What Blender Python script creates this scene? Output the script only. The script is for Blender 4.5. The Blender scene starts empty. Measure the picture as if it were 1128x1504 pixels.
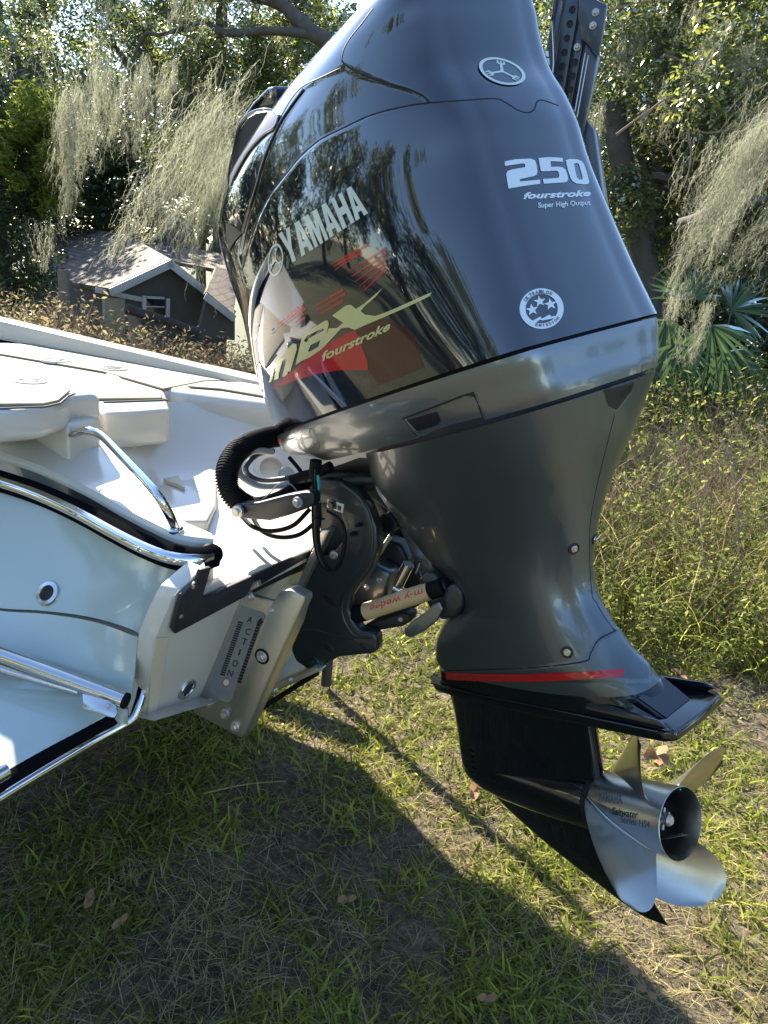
import bpy, bmesh, math, random
import numpy as np
from mathutils import Vector, Matrix, Quaternion
from mathutils.bvhtree import BVHTree
random.seed(7); RNG = np.random.default_rng(7)
SC = bpy.context.scene; COL = SC.collection
rad = math.radians

# ---------------------------------------------------------------- camera
F = 1130.0; CX, CY = 564.0, 752.0
CAM = np.array([0.2346, -1.4102, 1.4833])
def cam_axes(yaw, pitch, roll):
    d = np.array([-np.sin(yaw)*np.cos(pitch), np.cos(yaw)*np.cos(pitch), -np.sin(pitch)])
    r = np.array([np.cos(yaw), np.sin(yaw), 0]); u = np.cross(r, d)
    return np.cos(roll)*r+np.sin(roll)*u, -np.sin(roll)*r+np.cos(roll)*u, d
CR_, CU_, CD_ = cam_axes(rad(25.228), rad(18.1575), rad(6.2096))
cd = bpy.data.cameras.new('camera'); camera = bpy.data.objects.new('camera', cd); COL.objects.link(camera)
camera.matrix_world = Matrix(((CR_[0], CU_[0], -CD_[0], CAM[0]), (CR_[1], CU_[1], -CD_[1], CAM[1]), (CR_[2], CU_[2], -CD_[2], CAM[2]), (0, 0, 0, 1)))
cd.sensor_fit = 'VERTICAL'; cd.sensor_height = 36.0; cd.lens = 36.0*F/1504.0
cd.clip_start = .02; cd.clip_end = 3000
SC.camera = camera
SC.render.resolution_x = 768; SC.render.resolution_y = 1024

# ---------------------------------------------------------------- light
SUN_AZ = math.atan2(-0.86, 0.51); SUN_EL = rad(33)
w = bpy.data.worlds.new('World'); SC.world = w; w.use_nodes = True
nt = w.node_tree; sky = nt.nodes.new('ShaderNodeTexSky'); sky.sky_type = 'NISHITA'; sky.sun_disc = False
sky.sun_elevation = SUN_EL; sky.sun_rotation = SUN_AZ; sky.air_density = 1.0; sky.dust_density = .15; sky.ozone_density = 2.6
nt.links.new(sky.outputs[0], nt.nodes['Background'].inputs[0]); nt.nodes['Background'].inputs[1].default_value = .098
sl = bpy.data.lights.new('sun', 'SUN'); sl.energy = 5.0; sl.angle = rad(.55); sl.color = (1, .91, .76)
sun = bpy.data.objects.new('sun', sl); COL.objects.link(sun)
to_sun = Vector((math.sin(SUN_AZ)*math.cos(SUN_EL), math.cos(SUN_AZ)*math.cos(SUN_EL), math.sin(SUN_EL)))
sun.rotation_mode = 'QUATERNION'; sun.rotation_quaternion = (-to_sun).to_track_quat('-Z', 'Y')
vs = SC.view_settings; vs.view_transform = 'Standard'; vs.look = 'None'; vs.exposure = 2.25; vs.gamma = 1; vs.use_curve_mapping = False
SC.cycles.max_bounces = 8; SC.cycles.transparent_max_bounces = 12; SC.cycles.sample_clamp_indirect = 6
SC.cycles.use_denoising = True

# ---------------------------------------------------------------- projection helpers (photo pixel -> point on a real plane)
def ray(px, py): return CD_+CR_*(px-CX)/F-CU_*(py-CY)/F
def U(px, py, x=None, y=None, z=None, d=None):
    r = ray(px, py)
    if d is not None: s = d
    elif x is not None: s = (x-CAM[0])/r[0]
    elif y is not None: s = (y-CAM[1])/r[1]
    else: s = (z-CAM[2])/r[2]
    return CAM+r*s
def UP(px, py, p0, n):
    r = ray(px, py); return CAM+r*(np.dot(np.asarray(p0)-CAM, n)/np.dot(r, n))
STEER, TILT = rad(-24.822), rad(25.181)
RS = np.array([[math.cos(STEER), -math.sin(STEER), 0], [math.sin(STEER), math.cos(STEER), 0], [0, 0, 1]])
RT = np.array([[math.cos(TILT), 0, -math.sin(TILT)], [0, 1, 0], [math.sin(TILT), 0, math.cos(TILT)]])
MM = RT@RS; MO = np.array([0, 0, .47])
def m2w(L): return MM@np.asarray(L, float)+MO
def w2m(W): return MM.T@(np.asarray(W, float)-MO)
MC = w2m(CAM)
def UM(px, py, **k):
    r = MM.T@ray(px, py); a = list(k)[0]; i = 'xyz'.index(a)
    return MC+r*((k[a]-MC[i])/r[i])
def PX(w):
    v = np.asarray(w)-CAM; z = v@CD_
    return np.stack([CX+F*(v@CR_)/z, CY-F*(v@CU_)/z], -1)
GZ = -.08      # ground level under the boat

# ---------------------------------------------------------------- materials
MATS = {}
def nodes_of(name):
    m = bpy.data.materials.new(name); m.use_nodes = True
    return m, m.node_tree, m.node_tree.nodes['Principled BSDF']
def mat(name, col, rough=.5, metal=0, coat=0, var=.12, scale=30, bump=0, bscale=200, rvar=.1, trans=None, spec=.5, coord='Object', aniso=0, dirt=None):
    m, t, b = nodes_of(name); N = t.nodes.new; Lk = t.links.new
    tc = N('ShaderNodeTexCoord')
    no = N('ShaderNodeTexNoise'); no.inputs['Scale'].default_value = scale; no.inputs['Detail'].default_value = 6
    Lk(tc.outputs[coord], no.inputs['Vector'])
    mx = N('ShaderNodeMix'); mx.data_type = 'RGBA'
    c = np.array(col); lo = c*(1-var); hi = np.minimum(c*(1+var), 1)
    mx.inputs['A'].default_value = (*lo, 1); mx.inputs['B'].default_value = (*hi, 1)
    Lk(no.outputs['Fac'], mx.inputs['Factor']); out = mx.outputs['Result']
    if dirt:
        n2 = N('ShaderNodeTexNoise'); n2.inputs['Scale'].default_value = dirt[1]; n2.inputs['Detail'].default_value = 8; n2.inputs['Roughness'].default_value = .7
        Lk(tc.outputs[coord], n2.inputs['Vector'])
        rp = N('ShaderNodeMapRange'); rp.inputs['From Min'].default_value = dirt[2]; rp.inputs['From Max'].default_value = dirt[2]+.18
        rp.inputs['To Max'].default_value = dirt[3]; Lk(n2.outputs['Fac'], rp.inputs['Value'])
        m2 = N('ShaderNodeMix'); m2.data_type = 'RGBA'; Lk(rp.outputs[0], m2.inputs['Factor']); Lk(out, m2.inputs['A']); m2.inputs['B'].default_value = (*dirt[0], 1); out = m2.outputs['Result']
    Lk(out, b.inputs['Base Color'])
    rr = N('ShaderNodeMapRange'); rr.inputs['To Min'].default_value = max(rough-rvar*rough, .01); rr.inputs['To Max'].default_value = rough*(1+rvar*2)
    n3 = N('ShaderNodeTexNoise'); n3.inputs['Scale'].default_value = scale*.37; n3.inputs['Detail'].default_value = 5; Lk(tc.outputs[coord], n3.inputs['Vector'])
    Lk(n3.outputs['Fac'], rr.inputs['Value']); Lk(rr.outputs[0], b.inputs['Roughness'])
    b.inputs['Metallic'].default_value = metal; b.inputs['Coat Weight'].default_value = coat; b.inputs['Coat Roughness'].default_value = .03
    b.inputs['Specular IOR Level'].default_value = spec
    if bump:
        bn = N('ShaderNodeTexNoise'); bn.inputs['Scale'].default_value = bscale; bn.inputs['Detail'].default_value = 3; Lk(tc.outputs[coord], bn.inputs['Vector'])
        bp = N('ShaderNodeBump'); bp.inputs['Strength'].default_value = bump; bp.inputs['Distance'].default_value = .002
        Lk(bn.outputs['Fac'], bp.inputs['Height']); Lk(bp.outputs[0], b.inputs['Normal'])
    MATS[name] = m; return m
def leafmat(name, c1, c2, gloss=.25, tr=.5, rough=.35, wob=1.0):
    m = bpy.data.materials.new(name); m.use_nodes = True; t = m.node_tree; t.nodes.clear(); N = t.nodes.new; Lk = t.links.new
    o = N('ShaderNodeOutputMaterial'); g = N('ShaderNodeNewGeometry')
    mx = N('ShaderNodeMix'); mx.data_type = 'RGBA'; mx.inputs['A'].default_value = (*c1, 1); mx.inputs['B'].default_value = (*c2, 1)
    tcn = N('ShaderNodeTexCoord'); nz = N('ShaderNodeTexNoise'); nz.inputs['Scale'].default_value = wob; Lk(tcn.outputs['Object'], nz.inputs['Vector'])
    ad = N('ShaderNodeMath'); ad.operation = 'MULTIPLY_ADD'; ad.inputs[1].default_value = 1.6; ad.inputs[2].default_value = -.8; Lk(nz.outputs['Fac'], ad.inputs[0])
    a2 = N('ShaderNodeMath'); a2.operation = 'ADD'; a2.use_clamp = True; Lk(ad.outputs[0], a2.inputs[0]); Lk(g.outputs['Random Per Island'], a2.inputs[1])
    Lk(a2.outputs[0], mx.inputs['Factor'])
    d = N('ShaderNodeBsdfDiffuse'); Lk(mx.outputs['Result'], d.inputs[0])
    tl = N('ShaderNodeBsdfTranslucent'); hs = N('ShaderNodeHueSaturation'); hs.inputs['Saturation'].default_value = 1.02; hs.inputs['Value'].default_value = 1.75; Lk(mx.outputs['Result'], hs.inputs['Color']); Lk(hs.outputs[0], tl.inputs[0])
    s1 = N('ShaderNodeMixShader'); s1.inputs[0].default_value = tr; Lk(d.outputs[0], s1.inputs[1]); Lk(tl.outputs[0], s1.inputs[2])
    gl = N('ShaderNodeBsdfGlossy'); gl.inputs['Roughness'].default_value = rough; gl.inputs['Color'].default_value = (.8, .85, .8, 1)
    fr = N('ShaderNodeFresnel'); fr.inputs[0].default_value = 1.45
    mu = N('ShaderNodeMath'); mu.operation = 'MULTIPLY'; mu.inputs[1].default_value = gloss*1.5; mu.use_clamp = True; Lk(fr.outputs[0], mu.inputs[0])
    s2 = N('ShaderNodeMixShader'); Lk(mu.outputs[0], s2.inputs[0]); Lk(s1.outputs[0], s2.inputs[1]); Lk(gl.outputs[0], s2.inputs[2])
    Lk(s2.outputs[0], o.inputs[0]); MATS[name] = m; return m

mat('gloss_black', (.006, .0075, .014), .045, coat=1, var=.1, rvar=.3, spec=.9)
mat('gloss_charcoal', (.012, .011, .013), .06, coat=.8, var=.1, spec=.8)
mat('gunmetal', (.17, .185, .195), .3, metal=.75, coat=.55, var=.06, scale=8, spec=.6)
mat('gunmetal_dark', (.12, .138, .148), .33, metal=.72, coat=.45, var=.08, scale=8)
mat('black_paint', (.004, .005, .008), .14, coat=.6, var=.2, spec=.5)
mat('gap_black', (.004, .004, .004), .6)
mat('scoop_black', (.008, .009, .016), .35, var=.1)
mat('matt_black', (.012, .013, .014), .45, bump=.15, bscale=300)
mat('bracket_black', (.016, .02, .022), .34, coat=.25, var=.25, scale=14, bump=.1, bscale=180, dirt=((.16, .13, .09), 26, .63, .5))
mat('stainless', (.62, .6, .57), .16, metal=1, var=.06, scale=40, bump=.03, bscale=60)
mat('prop_steel', (.42, .41, .38), .27, metal=1, var=.12, scale=9, bump=.05, bscale=90, dirt=((.3, .27, .2), 7, .52, .5))
mat('chrome', (.75, .75, .75), .05, metal=1, var=.03)
mat('rail_black', (.006, .006, .007), .95, var=.2, spec=.0)
mat('aluminium', (.5, .485, .43), .33, metal=.85, var=.14, scale=18, bump=.12, bscale=260, dirt=((.2, .18, .14), 14, .6, .5))
mat('galvanised', (.5, .48, .44), .4, metal=.8, var=.2, scale=60)
mat('red_decal', (.42, .012, .015), .12, coat=.8, var=.1)
mat('dark_red_decal', (.045, .005, .008), .12, coat=.8, var=.1)
mat('white_decal', (.62, .68, .72), .3, var=.04)
mat('silver_decal', (.62, .66, .58), .3, metal=.2, var=.05, coat=.5)
mat('gold_decal', (.55, .52, .24), .3, metal=.25, var=.06, coat=.5)
mat('gelcoat_white', (.56, .52, .44), .22, coat=.35, var=.025, scale=6, dirt=((.66, .6, .5), 5, .62, .35))
mat('gelcoat_aqua', (.38, .435, .40), .13, coat=.5, var=.03, scale=4)
mat('deck_foam', (.24, .205, .15), .8, var=.1, scale=70, bump=.3, bscale=500)
mat('groove_grey', (.10, .10, .10), .8)
mat('stain_cream', (.64, .55, .40), .35, var=.08, scale=9)
mat('stain_tan', (.55, .47, .33), .4, var=.15)
mat('starboard_black', (.018, .019, .024), .5, var=.2, scale=30, bump=.3, bscale=350, dirt=((.2, .19, .17), 40, .66, .6))
mat('rubber', (.007, .007, .008), .62, var=.2, scale=40, spec=.1)
mat('hose_grey', (.05, .05, .055), .3, var=.2)
mat('hose_light', (.3, .3, .29), .3, var=.1)
mat('teal_wire', (.0, .3, .27), .35)
mat('pvc_cream', (.52, .36, .18), .45, var=.1, scale=20, dirt=((.4, .28, .14), 20, .6, .35))
mat('red_print', (.55, .05, .03), .5)
mat('ink_black', (.02, .02, .02), .5)
mat('zinc', (.3, .32, .33), .55, metal=.6, var=.25)
mat('anchor_grey', (.05, .058, .07), .33, metal=.3, coat=.4, var=.1, scale=20)

# ---------------------------------------------------------------- mesh helpers
def newobj(name, me, m=None, parent=None, **props):
    if m is not None:
        me.materials.clear()
        for q in (m if isinstance(m, (list, tuple)) else [m]): me.materials.append(MATS[q] if isinstance(q, str) else q)
    o = bpy.data.objects.new(name, me); COL.objects.link(o)
    if parent is not None: o.parent = parent
    for k, v in props.items(): o[k] = v
    return o
def finish(bm, angle=32):
    bm.normal_update()
    for f in bm.faces: f.smooth = True
    for e in bm.edges:
        if len(e.link_faces) == 2:
            e.smooth = e.calc_face_angle(0) < rad(angle)
    me = bpy.data.meshes.new('mesh'); bm.to_mesh(me); bm.free(); return me
def obj(name, bm, m, parent=None, angle=32, **props): return newobj(name, finish(bm, angle), m, parent, **props)
def thing(name, label, cat, loc=(0, 0, 0), group=None, matrix=None):
    o = bpy.data.objects.new(name, None); COL.objects.link(o); o.empty_display_size = .05
    if matrix is not None: o.matrix_world = matrix
    else: o.location = loc
    o['label'] = label; o['category'] = cat
    if group: o['group'] = group
    return o
def tag(o, label, cat, group=None):
    o['label'] = label; o['category'] = cat
    if group: o['group'] = group
    return o
def raw(name, verts, faces, m, parent=None, smooth=False, **props):
    me = bpy.data.meshes.new('mesh'); me.from_pydata([tuple(map(float, v)) for v in verts], [], [tuple(f) for f in faces]); me.update()
    if smooth: me.shade_smooth()
    return newobj(name, me, m, parent, **props)
def catmull(P, n):
    P = [np.asarray(p, float) for p in P]; N = len(P); out = []
    for i in range(N-1):
        p0 = P[i-1] if i else 2*P[0]-P[1]; p1 = P[i]; p2 = P[i+1]; p3 = P[i+2] if i+2 < N else 2*P[-1]-P[-2]
        for s in np.linspace(0, 1, n, endpoint=False):
            out.append(.5*((2*p1)+(-p0+p2)*s+(2*p0-5*p1+4*p2-p3)*s*s+(-p0+3*p1-3*p2+p3)*s**3))
    out.append(P[-1]); return out
def b_tube(bm, pts, r, seg=10, caps=True, smooth=0, radii=None):
    pts = catmull(pts, smooth) if smooth else [np.asarray(p, float) for p in pts]
    n = len(pts); prev = None; rings = []
    for i in range(n):
        t = pts[min(i+1, n-1)]-pts[max(i-1, 0)]; t = Vector(t).normalized()
        if prev is None:
            a = Vector((0, 0, 1)) if abs(t.z) < .9 else Vector((1, 0, 0)); u = t.cross(a).normalized()
        else:
            u = (prev-t*prev.dot(t)).normalized()
        prev = u; v = t.cross(u)
        if radii is None: rr = r
        else: rr = float(np.interp(i/(n-1), np.linspace(0, 1, len(radii)), radii))
        rings.append([bm.verts.new(Vector(pts[i])+(u*math.cos(2*math.pi*k/seg)+v*math.sin(2*math.pi*k/seg))*rr) for k in range(seg)])
    for a, b in zip(rings, rings[1:]):
        for k in range(seg): bm.faces.new((a[k], a[(k+1) % seg], b[(k+1) % seg], b[k]))
    if caps: bm.faces.new(rings[0][::-1]); bm.faces.new(rings[-1])
    return rings
def tube(name, pts, r, m, parent=None, seg=10, smooth=0, radii=None, **props):
    bm = bmesh.new(); b_tube(bm, pts, r, seg, True, smooth, radii); bmesh.ops.recalc_face_normals(bm, faces=bm.faces)
    return obj(name, bm, m, parent, 50, **props)
def prism(name, poly, off, m, parent=None, bev=.0, seg=2, angle=32, xf=None, **props):
    """closed outline extruded by a vector; bevelled edges"""
    bm = bmesh.new(); off = Vector([float(c) for c in off])
    vs_ = [bm.verts.new(Vector([float(c) for c in p])) for p in poly]
    f = bm.faces.new(vs_)
    r = bmesh.ops.extrude_face_region(bm, geom=[f])
    for v in r['geom']:
        if isinstance(v, bmesh.types.BMVert): v.co += off
    bmesh.ops.recalc_face_normals(bm, faces=bm.faces)
    if bev:
        es = [e for e in bm.edges if e.calc_face_angle(0) > rad(24)]
        bmesh.ops.bevel(bm, geom=es, offset=bev, segments=seg, profile=.5, affect='EDGES', clamp_overlap=True)
    if xf is not None:
        for v in bm.verts: v.co = Vector(xf(v.co))
    return obj(name, bm, m, parent, angle, **props)
def boxb(name, c, s, m, parent=None, rot=None, bev=.003, xf=None, **props):
    bm = bmesh.new(); bmesh.ops.create_cube(bm, size=1)
    for v in bm.verts: v.co = Vector((v.co.x*s[0], v.co.y*s[1], v.co.z*s[2]))
    if bev: bmesh.ops.bevel(bm, geom=list(bm.edges), offset=bev, segments=2, profile=.5, affect='EDGES')
    if rot is not None:
        for v in bm.verts: v.co = rot@v.co
    for v in bm.verts: v.co += Vector([float(q) for q in c])
    if xf is not None:
        for v in bm.verts: v.co = Vector(xf(v.co))
    return obj(name, bm, m, parent, **props)
def lathe(name, prof, c, axis, m, parent=None, seg=24, xf=None, angle=32, **props):
    """profile of (t along the axis, radius), starts and ends closed when radius 0"""
    ax = Vector([float(q) for q in axis]).normalized(); q = ax.to_track_quat('Z', 'Y'); c = Vector([float(k) for k in c]); bm = bmesh.new(); rings = []
    for t, r in prof:
        if r < 1e-6: rings.append([bm.verts.new(c+q@Vector((0, 0, t)))])
        else: rings.append([bm.verts.new(c+q@Vector((r*math.cos(2*math.pi*k/seg), r*math.sin(2*math.pi*k/seg), t))) for k in range(seg)])
    for a, b in zip(rings, rings[1:]):
        for k in range(seg):
            if len(a) == 1 and len(b) == 1: continue
            if len(a) == 1: bm.faces.new((a[0], b[(k+1) % seg], b[k]))
            elif len(b) == 1: bm.faces.new((a[k], a[(k+1) % seg], b[0]))
            else: bm.faces.new((a[k], a[(k+1) % seg], b[(k+1) % seg], b[k]))
    if len(rings[0]) > 1 and prof[0] != prof[-1]: bm.faces.new(rings[0][::-1])
    if len(rings[-1]) > 1 and prof[0] != prof[-1]: bm.faces.new(rings[-1])
    if xf is not None:
        for v in bm.verts: v.co = Vector(xf(v.co))
    bmesh.ops.recalc_face_normals(bm, faces=bm.faces)
    return obj(name, bm, m, parent, angle, **props)
def bolt(name, c, axis, r, m, parent=None, washer=True, **props):
    """hexagonal head on a round washer"""
    ax = Vector([float(q) for q in axis]).normalized(); q = ax.to_track_quat('Z', 'Y'); c = Vector([float(k) for k in c]); bm = bmesh.new()
    def ring(rr, t, n, ph=0): return [bm.verts.new(c+q@Vector((rr*math.cos(2*math.pi*k/n+ph), rr*math.sin(2*math.pi*k/n+ph), t))) for k in range(n)]
    n = 24; rs = [ring(r, -r*.4, n), ring(r, r*.10, n), ring(r*.93, r*.18, n)]
    h = [ring(r*.66, r*.18, n)]
    def hexr(k, s=1.): 
        a = (k/n*6) % 1; ang = rad(60)*(a-.5); return r*.62*math.cos(rad(30))/math.cos(ang)*s
    def hring(s, t): return [bm.verts.new(c+q@Vector((hexr(k, s)*math.cos(2*math.pi*k/n), hexr(k, s)*math.sin(2*math.pi*k/n), t))) for k in range(n)]
    rs += [hring(1, r*.18), hring(1, r*.62), hring(.86, r*.74)]
    for a, b in zip(rs, rs[1:]):
        for k in range(n): bm.faces.new((a[k], a[(k+1) % n], b[(k+1) % n], b[k]))
    for v in h[0]: bm.verts.remove(v)
    bm.faces.new(rs[-1]); bm.faces.new(rs[0][::-1]); bmesh.ops.recalc_face_normals(bm, faces=bm.faces)
    return obj(name, bm, m, parent, 25, **props)

# flat shapes (text, polygons with holes) -> mesh with 2D coords in 0..1
def flat_from_curve(cu, gx, gy, norm=True):
    o = bpy.data.objects.new('tmp', cu); COL.objects.link(o); dg = bpy.context.evaluated_depsgraph_get(); dg.update()
    me = bpy.data.meshes.new_from_object(o.evaluated_get(dg)); bpy.data.objects.remove(o)
    bm = bmesh.new(); bm.from_mesh(me); bmesh.ops.remove_doubles(bm, verts=bm.verts, dist=1e-5)
    if norm:
        xs = [v.co.x for v in bm.verts]; ys = [v.co.y for v in bm.verts]; x0, x1, y0, y1 = min(xs), max(xs), min(ys), max(ys)
        for v in bm.verts: v.co.x = (v.co.x-x0)/(x1-x0); v.co.y = (v.co.y-y0)/(y1-y0)
    for ax, n in ((0, gx), (1, gy)):
        for k in range(1, n):
            no = [0, 0, 0]; no[ax] = 1; co = [0, 0, 0]; co[ax] = k/n
            bmesh.ops.bisect_plane(bm, geom=list(bm.verts)+list(bm.edges)+list(bm.faces), plane_co=co, plane_no=no, dist=1e-6)
    return bm
def text_flat(s, gx=24, gy=6, bold=.0, shear=0, space=1.0):
    cu = bpy.data.curves.new('t', 'FONT'); cu.body = s; cu.offset = bold; cu.shear = shear; cu.space_character = space; cu.fill_mode = 'FRONT'; cu.resolution_u = 4
    return flat_from_curve(cu, gx, gy)
def poly_flat(polys, gx=24, gy=6, norm=True):
    cu = bpy.data.curves.new('p', 'CURVE'); cu.dimensions = '2D'; cu.fill_mode = 'BOTH'
    for P in polys:
        sp = cu.splines.new('POLY'); sp.points.add(len(P)-1)
        for i, p in enumerate(P): sp.points[i].co = (p[0], p[1], 0, 1)
        sp.use_cyclic_u = True
    return flat_from_curve(cu, gx, gy, norm)
def quad_map(q):
    q = [np.array(p, float) for p in q]   # bl, br, tr, tl pixels
    def f(u, v): return q[0]*(1-u)*(1-v)+q[1]*u*(1-v)+q[2]*u*v+q[3]*(1-u)*v
    return f
def decal(name, bm, q, bvh, m, parent, off=.0008, f=None, **props):
    """lays a flat shape on a body: q = where its corners lie on the body (sight lines meet the surface there)"""
    f = f or quad_map(q); bad = []
    for v in bm.verts:
        p = f(v.co.x, v.co.y); r = Vector(MM.T@ray(p[0], p[1])).normalized()
        h = bvh.ray_cast(Vector(MC), r)
        if h[0] is None: bad.append(v)
        else: v.co = h[0]+h[1]*off
    for v in bad: bm.verts.remove(v)
    for fc in bm.faces: fc.smooth = True
    bm.normal_update()
    if not len(bm.faces): print('EMPTY DECAL', name)
    s = sum((fc.normal.dot((Vector(MC)-fc.calc_center_median()))) for fc in bm.faces)
    if s < 0: bmesh.ops.reverse_faces(bm, faces=bm.faces)
    me = bpy.data.meshes.new('mesh'); bm.to_mesh(me); bm.free()
    return newobj(name, me, m, parent, **props)
# ================================================================ outboard motor
MOT = Matrix.Identity(4)
for i in range(3):
    for j in range(3): MOT[i][j] = MM[i][j]
    MOT[i][3] = MO[i]
motor = thing('outboard_motor', 'large glossy black and grey outboard motor tilted up behind the white boat', 'outboard motor', matrix=MOT)
NH = 300
def half_ring(xf, ff, w_, rr, xr):
    L = xr-xf
    pts = [(xf, 0), (xf+.004, .55*ff), (xf+.022, .93*ff), (xf+.10*L, ff+.22*(w_-ff)), (xf+.28*L, ff+.72*(w_-ff)), (xf+.5*L, w_), (xf+.70*L, w_*.985), (xf+.86*L, rr+.6*(w_-rr)), (xr-.022, rr*.97), (xr-.004, rr*.55), (xr, 0)]
    pts = [(pts[1][0], -pts[1][1])]+pts+[(pts[-2][0], -pts[-2][1])]
    c = np.array(catmull([np.array(p) for p in pts], 24))[24:-24]
    s = np.concatenate([[0], np.cumsum(np.hypot(*np.diff(c, axis=0).T))]); t = np.linspace(0, s[-1], NH)
    return np.stack([np.interp(t, s, c[:, 0]), np.interp(t, s, c[:, 1])], 1)
def smooth_levels(LV, zs):
    LV = np.array(LV); out = []
    for k in range(1, LV.shape[1]):
        z = LV[:, 0]; v = LV[:, k]; m_ = np.gradient(v, z); r = []
        for q in zs:
            i = min(max(np.searchsorted(z, q)-1, 0), len(z)-2); h = z[i+1]-z[i]; s = (q-z[i])/h
            r.append((2*s**3-3*s*s+1)*v[i]+(s**3-2*s*s+s)*h*m_[i]+(-2*s**3+3*s*s)*v[i+1]+(s**3-s*s)*h*m_[i+1])
        out.append(r)
    return np.array(out).T
def sdist(P, poly):
    """signed distance in pixels, inside positive"""
    poly = np.array(poly, float); n = len(poly); d = np.full(len(P), 1e9); ins = np.zeros(len(P), bool)
    for i in range(n):
        a = poly[i]; b = poly[(i+1) % n]; ab = b-a; t = np.clip(((P-a)@ab)/(ab@ab+1e-9), 0, 1)
        d = np.minimum(d, np.hypot(*(P-a-t[:, None]*ab).T))
        c = ((a[1] > P[:, 1]) != (b[1] > P[:, 1])) & (P[:, 0] < (b[0]-a[0])*(P[:, 1]-a[1])/(b[1]-a[1]+1e-12)+a[0]); ins ^= c
    return np.where(ins, d, -d)
def sst(x): x = np.clip(x, 0, 1); return x*x*(3-2*x)
def loft(name, LV, zs, m, parent, recesses=(), tilt=None, cap_top=True, cap_bot=False, matfn=None):
    """body of revolution-like rings; recesses = (outline, depth, blend px) cut into both sides"""
    pr = smooth_levels(LV, zs); H = np.array([half_ring(*p) for p in pr])       # (nz, NH, 2)
    nz = len(zs); V = np.zeros((nz, NH, 3)); V[..., 0] = H[..., 0]; V[..., 1] = -H[..., 1]; V[..., 2] = np.array(zs)[:, None]
    if tilt is not None: V[..., 2] += tilt(V[..., 0], V[..., 2])
    du = np.gradient(V, axis=1); dz = np.gradient(V, axis=0); n = np.cross(du, dz); n /= np.linalg.norm(n, axis=-1, keepdims=True)+1e-12
    cen = np.array([(H[..., 0].mean()), 0, 0]); sgn = np.sign(((V-cen)*[1, 1, 0]*n).sum(-1)); n *= sgn[..., None]
    dep = np.zeros((nz, NH)); pix = PX((V.reshape(-1, 3)@MM.T)+MO); mi = np.zeros((nz, NH), int)
    for poly, d, bl, k in recesses:
        s = sdist(pix, poly).reshape(nz, NH); vd_ = MC-V; fc_ = (vd_*n).sum(-1)/np.linalg.norm(vd_, axis=-1); face = fc_ > -.22
        a = sst(s/bl+.5)*sst((fc_+.22)/.2); dep = np.where(abs(d*a) > abs(dep), d*a, dep); mi = np.where((s > 0) & face & (k > 0), k, mi)
    V = V-n*dep[..., None]; S = V*[1, -1, 1]
    full = np.concatenate([V, S[:, ::-1][:, 1:-1]], 1); nn = full.shape[1]; verts = full.reshape(-1, 3)
    MI = np.concatenate([mi, mi[:, ::-1][:, 1:-1]], 1)
    i, j = np.meshgrid(np.arange(nz-1), np.arange(nn), indexing='ij'); j2 = (j+1) % nn
    fc = np.stack([i*nn+j, i*nn+j2, (i+1)*nn+j2, (i+1)*nn+j], -1).reshape(-1, 4)
    faces = fc.tolist(); mids = MI[:-1].reshape(-1).tolist()
    if cap_top: faces.append([(nz-1)*nn+k for k in range(nn)]); mids.append(0)
    if cap_bot: faces.append([k for k in range(nn)][::-1]); mids.append(0)
    me = bpy.data.meshes.new('mesh'); me.from_pydata(verts.tolist(), [], faces)
    me.polygons.foreach_set('material_index', mids); bm = bmesh.new(); bm.from_mesh(me); bmesh.ops.recalc_face_normals(bm, faces=bm.faces)
    for f in bm.faces: f.smooth = True
    for e in bm.edges:
        if len(e.link_faces) == 2: e.smooth = e.calc_face_angle(0) < rad(38)
    bm.to_mesh(me); bvh = BVHTree.FromBMesh(bm); bm.free(); me.update()
    o = newobj(name, me, None, parent)
    for q in (m if isinstance(m, (list, tuple)) else [m]): me.materials.append(MATS[q])
    return o, bvh

COWL = [(.863, -.433, .13, .263, .19, .432), (.95, -.44, .13, .268, .18, .418), (1.05, -.438, .13, .27, .17, .406), (1.15, -.43, .125, .262, .162, .396),
        (1.2, -.428, .13, .252, .16, .395), (1.25, -.43, .13, .24, .16, .385), (1.3, -.428, .13, .226, .155, .372), (1.35, -.42, .122, .208, .15, .372), (1.39, -.39, .11, .184, .145, .378),
        (1.43, -.31, .085, .146, .125, .38), (1.46, -.17, .06, .105, .09, .36), (1.48, -.04, .04, .065, .055, .30), (1.49, .08, .02, .03, .02, .18)]
INTAKE = [(338, 279), (340, 251), (345.5, 222), (352, 188), (362.5, 173), (375, 165), (390, 162.5), (405, 165), (411.5, 171), (410, 176), (405, 188), (392, 196), (380, 207), (367, 222), (354, 243), (343, 264)]
INTAKE2 = INTAKE
TRI = [(333, 328), (337, 327), (357, 342), (346, 354), (337, 369), (334, 350)]
BROW = [(506, 98), (533, 111), (568, 123), (600, 132), (620, 141), (628.5, 152), (596.6, 156), (547, 168.4), (504, 188), (469, 206), (440.6, 230.5), (423, 252), (398, 284), (380, 319), (369.6, 347.5), (355.5, 390), (352, 375), (358, 340), (371, 290), (386, 240), (408, 190), (427, 158), (447, 130), (475, 113)]
FRONTP = [(330, 372), (337, 369), (357, 343), (366, 300), (352, 270), (338, 281), (330, 300), (310, 340)]
zs = np.concatenate([np.linspace(.863, 1.46, 210), 1.46+.03*np.sin(np.linspace(0, 1, 26)[1:]*math.pi/2)])
cowl, cowl_bvh = loft('cowling', COWL, zs, ['gloss_black', 'matt_black', 'gloss_charcoal'], motor,
    [(BROW, .0022, 7, 2)])
def on(bvh, px, py, off=0):
    r = Vector(MM.T@ray(px, py)).normalized(); h = bvh.ray_cast(Vector(MC), r)
    return None if h[0] is None else np.array(h[0]+h[1]*off)
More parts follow.
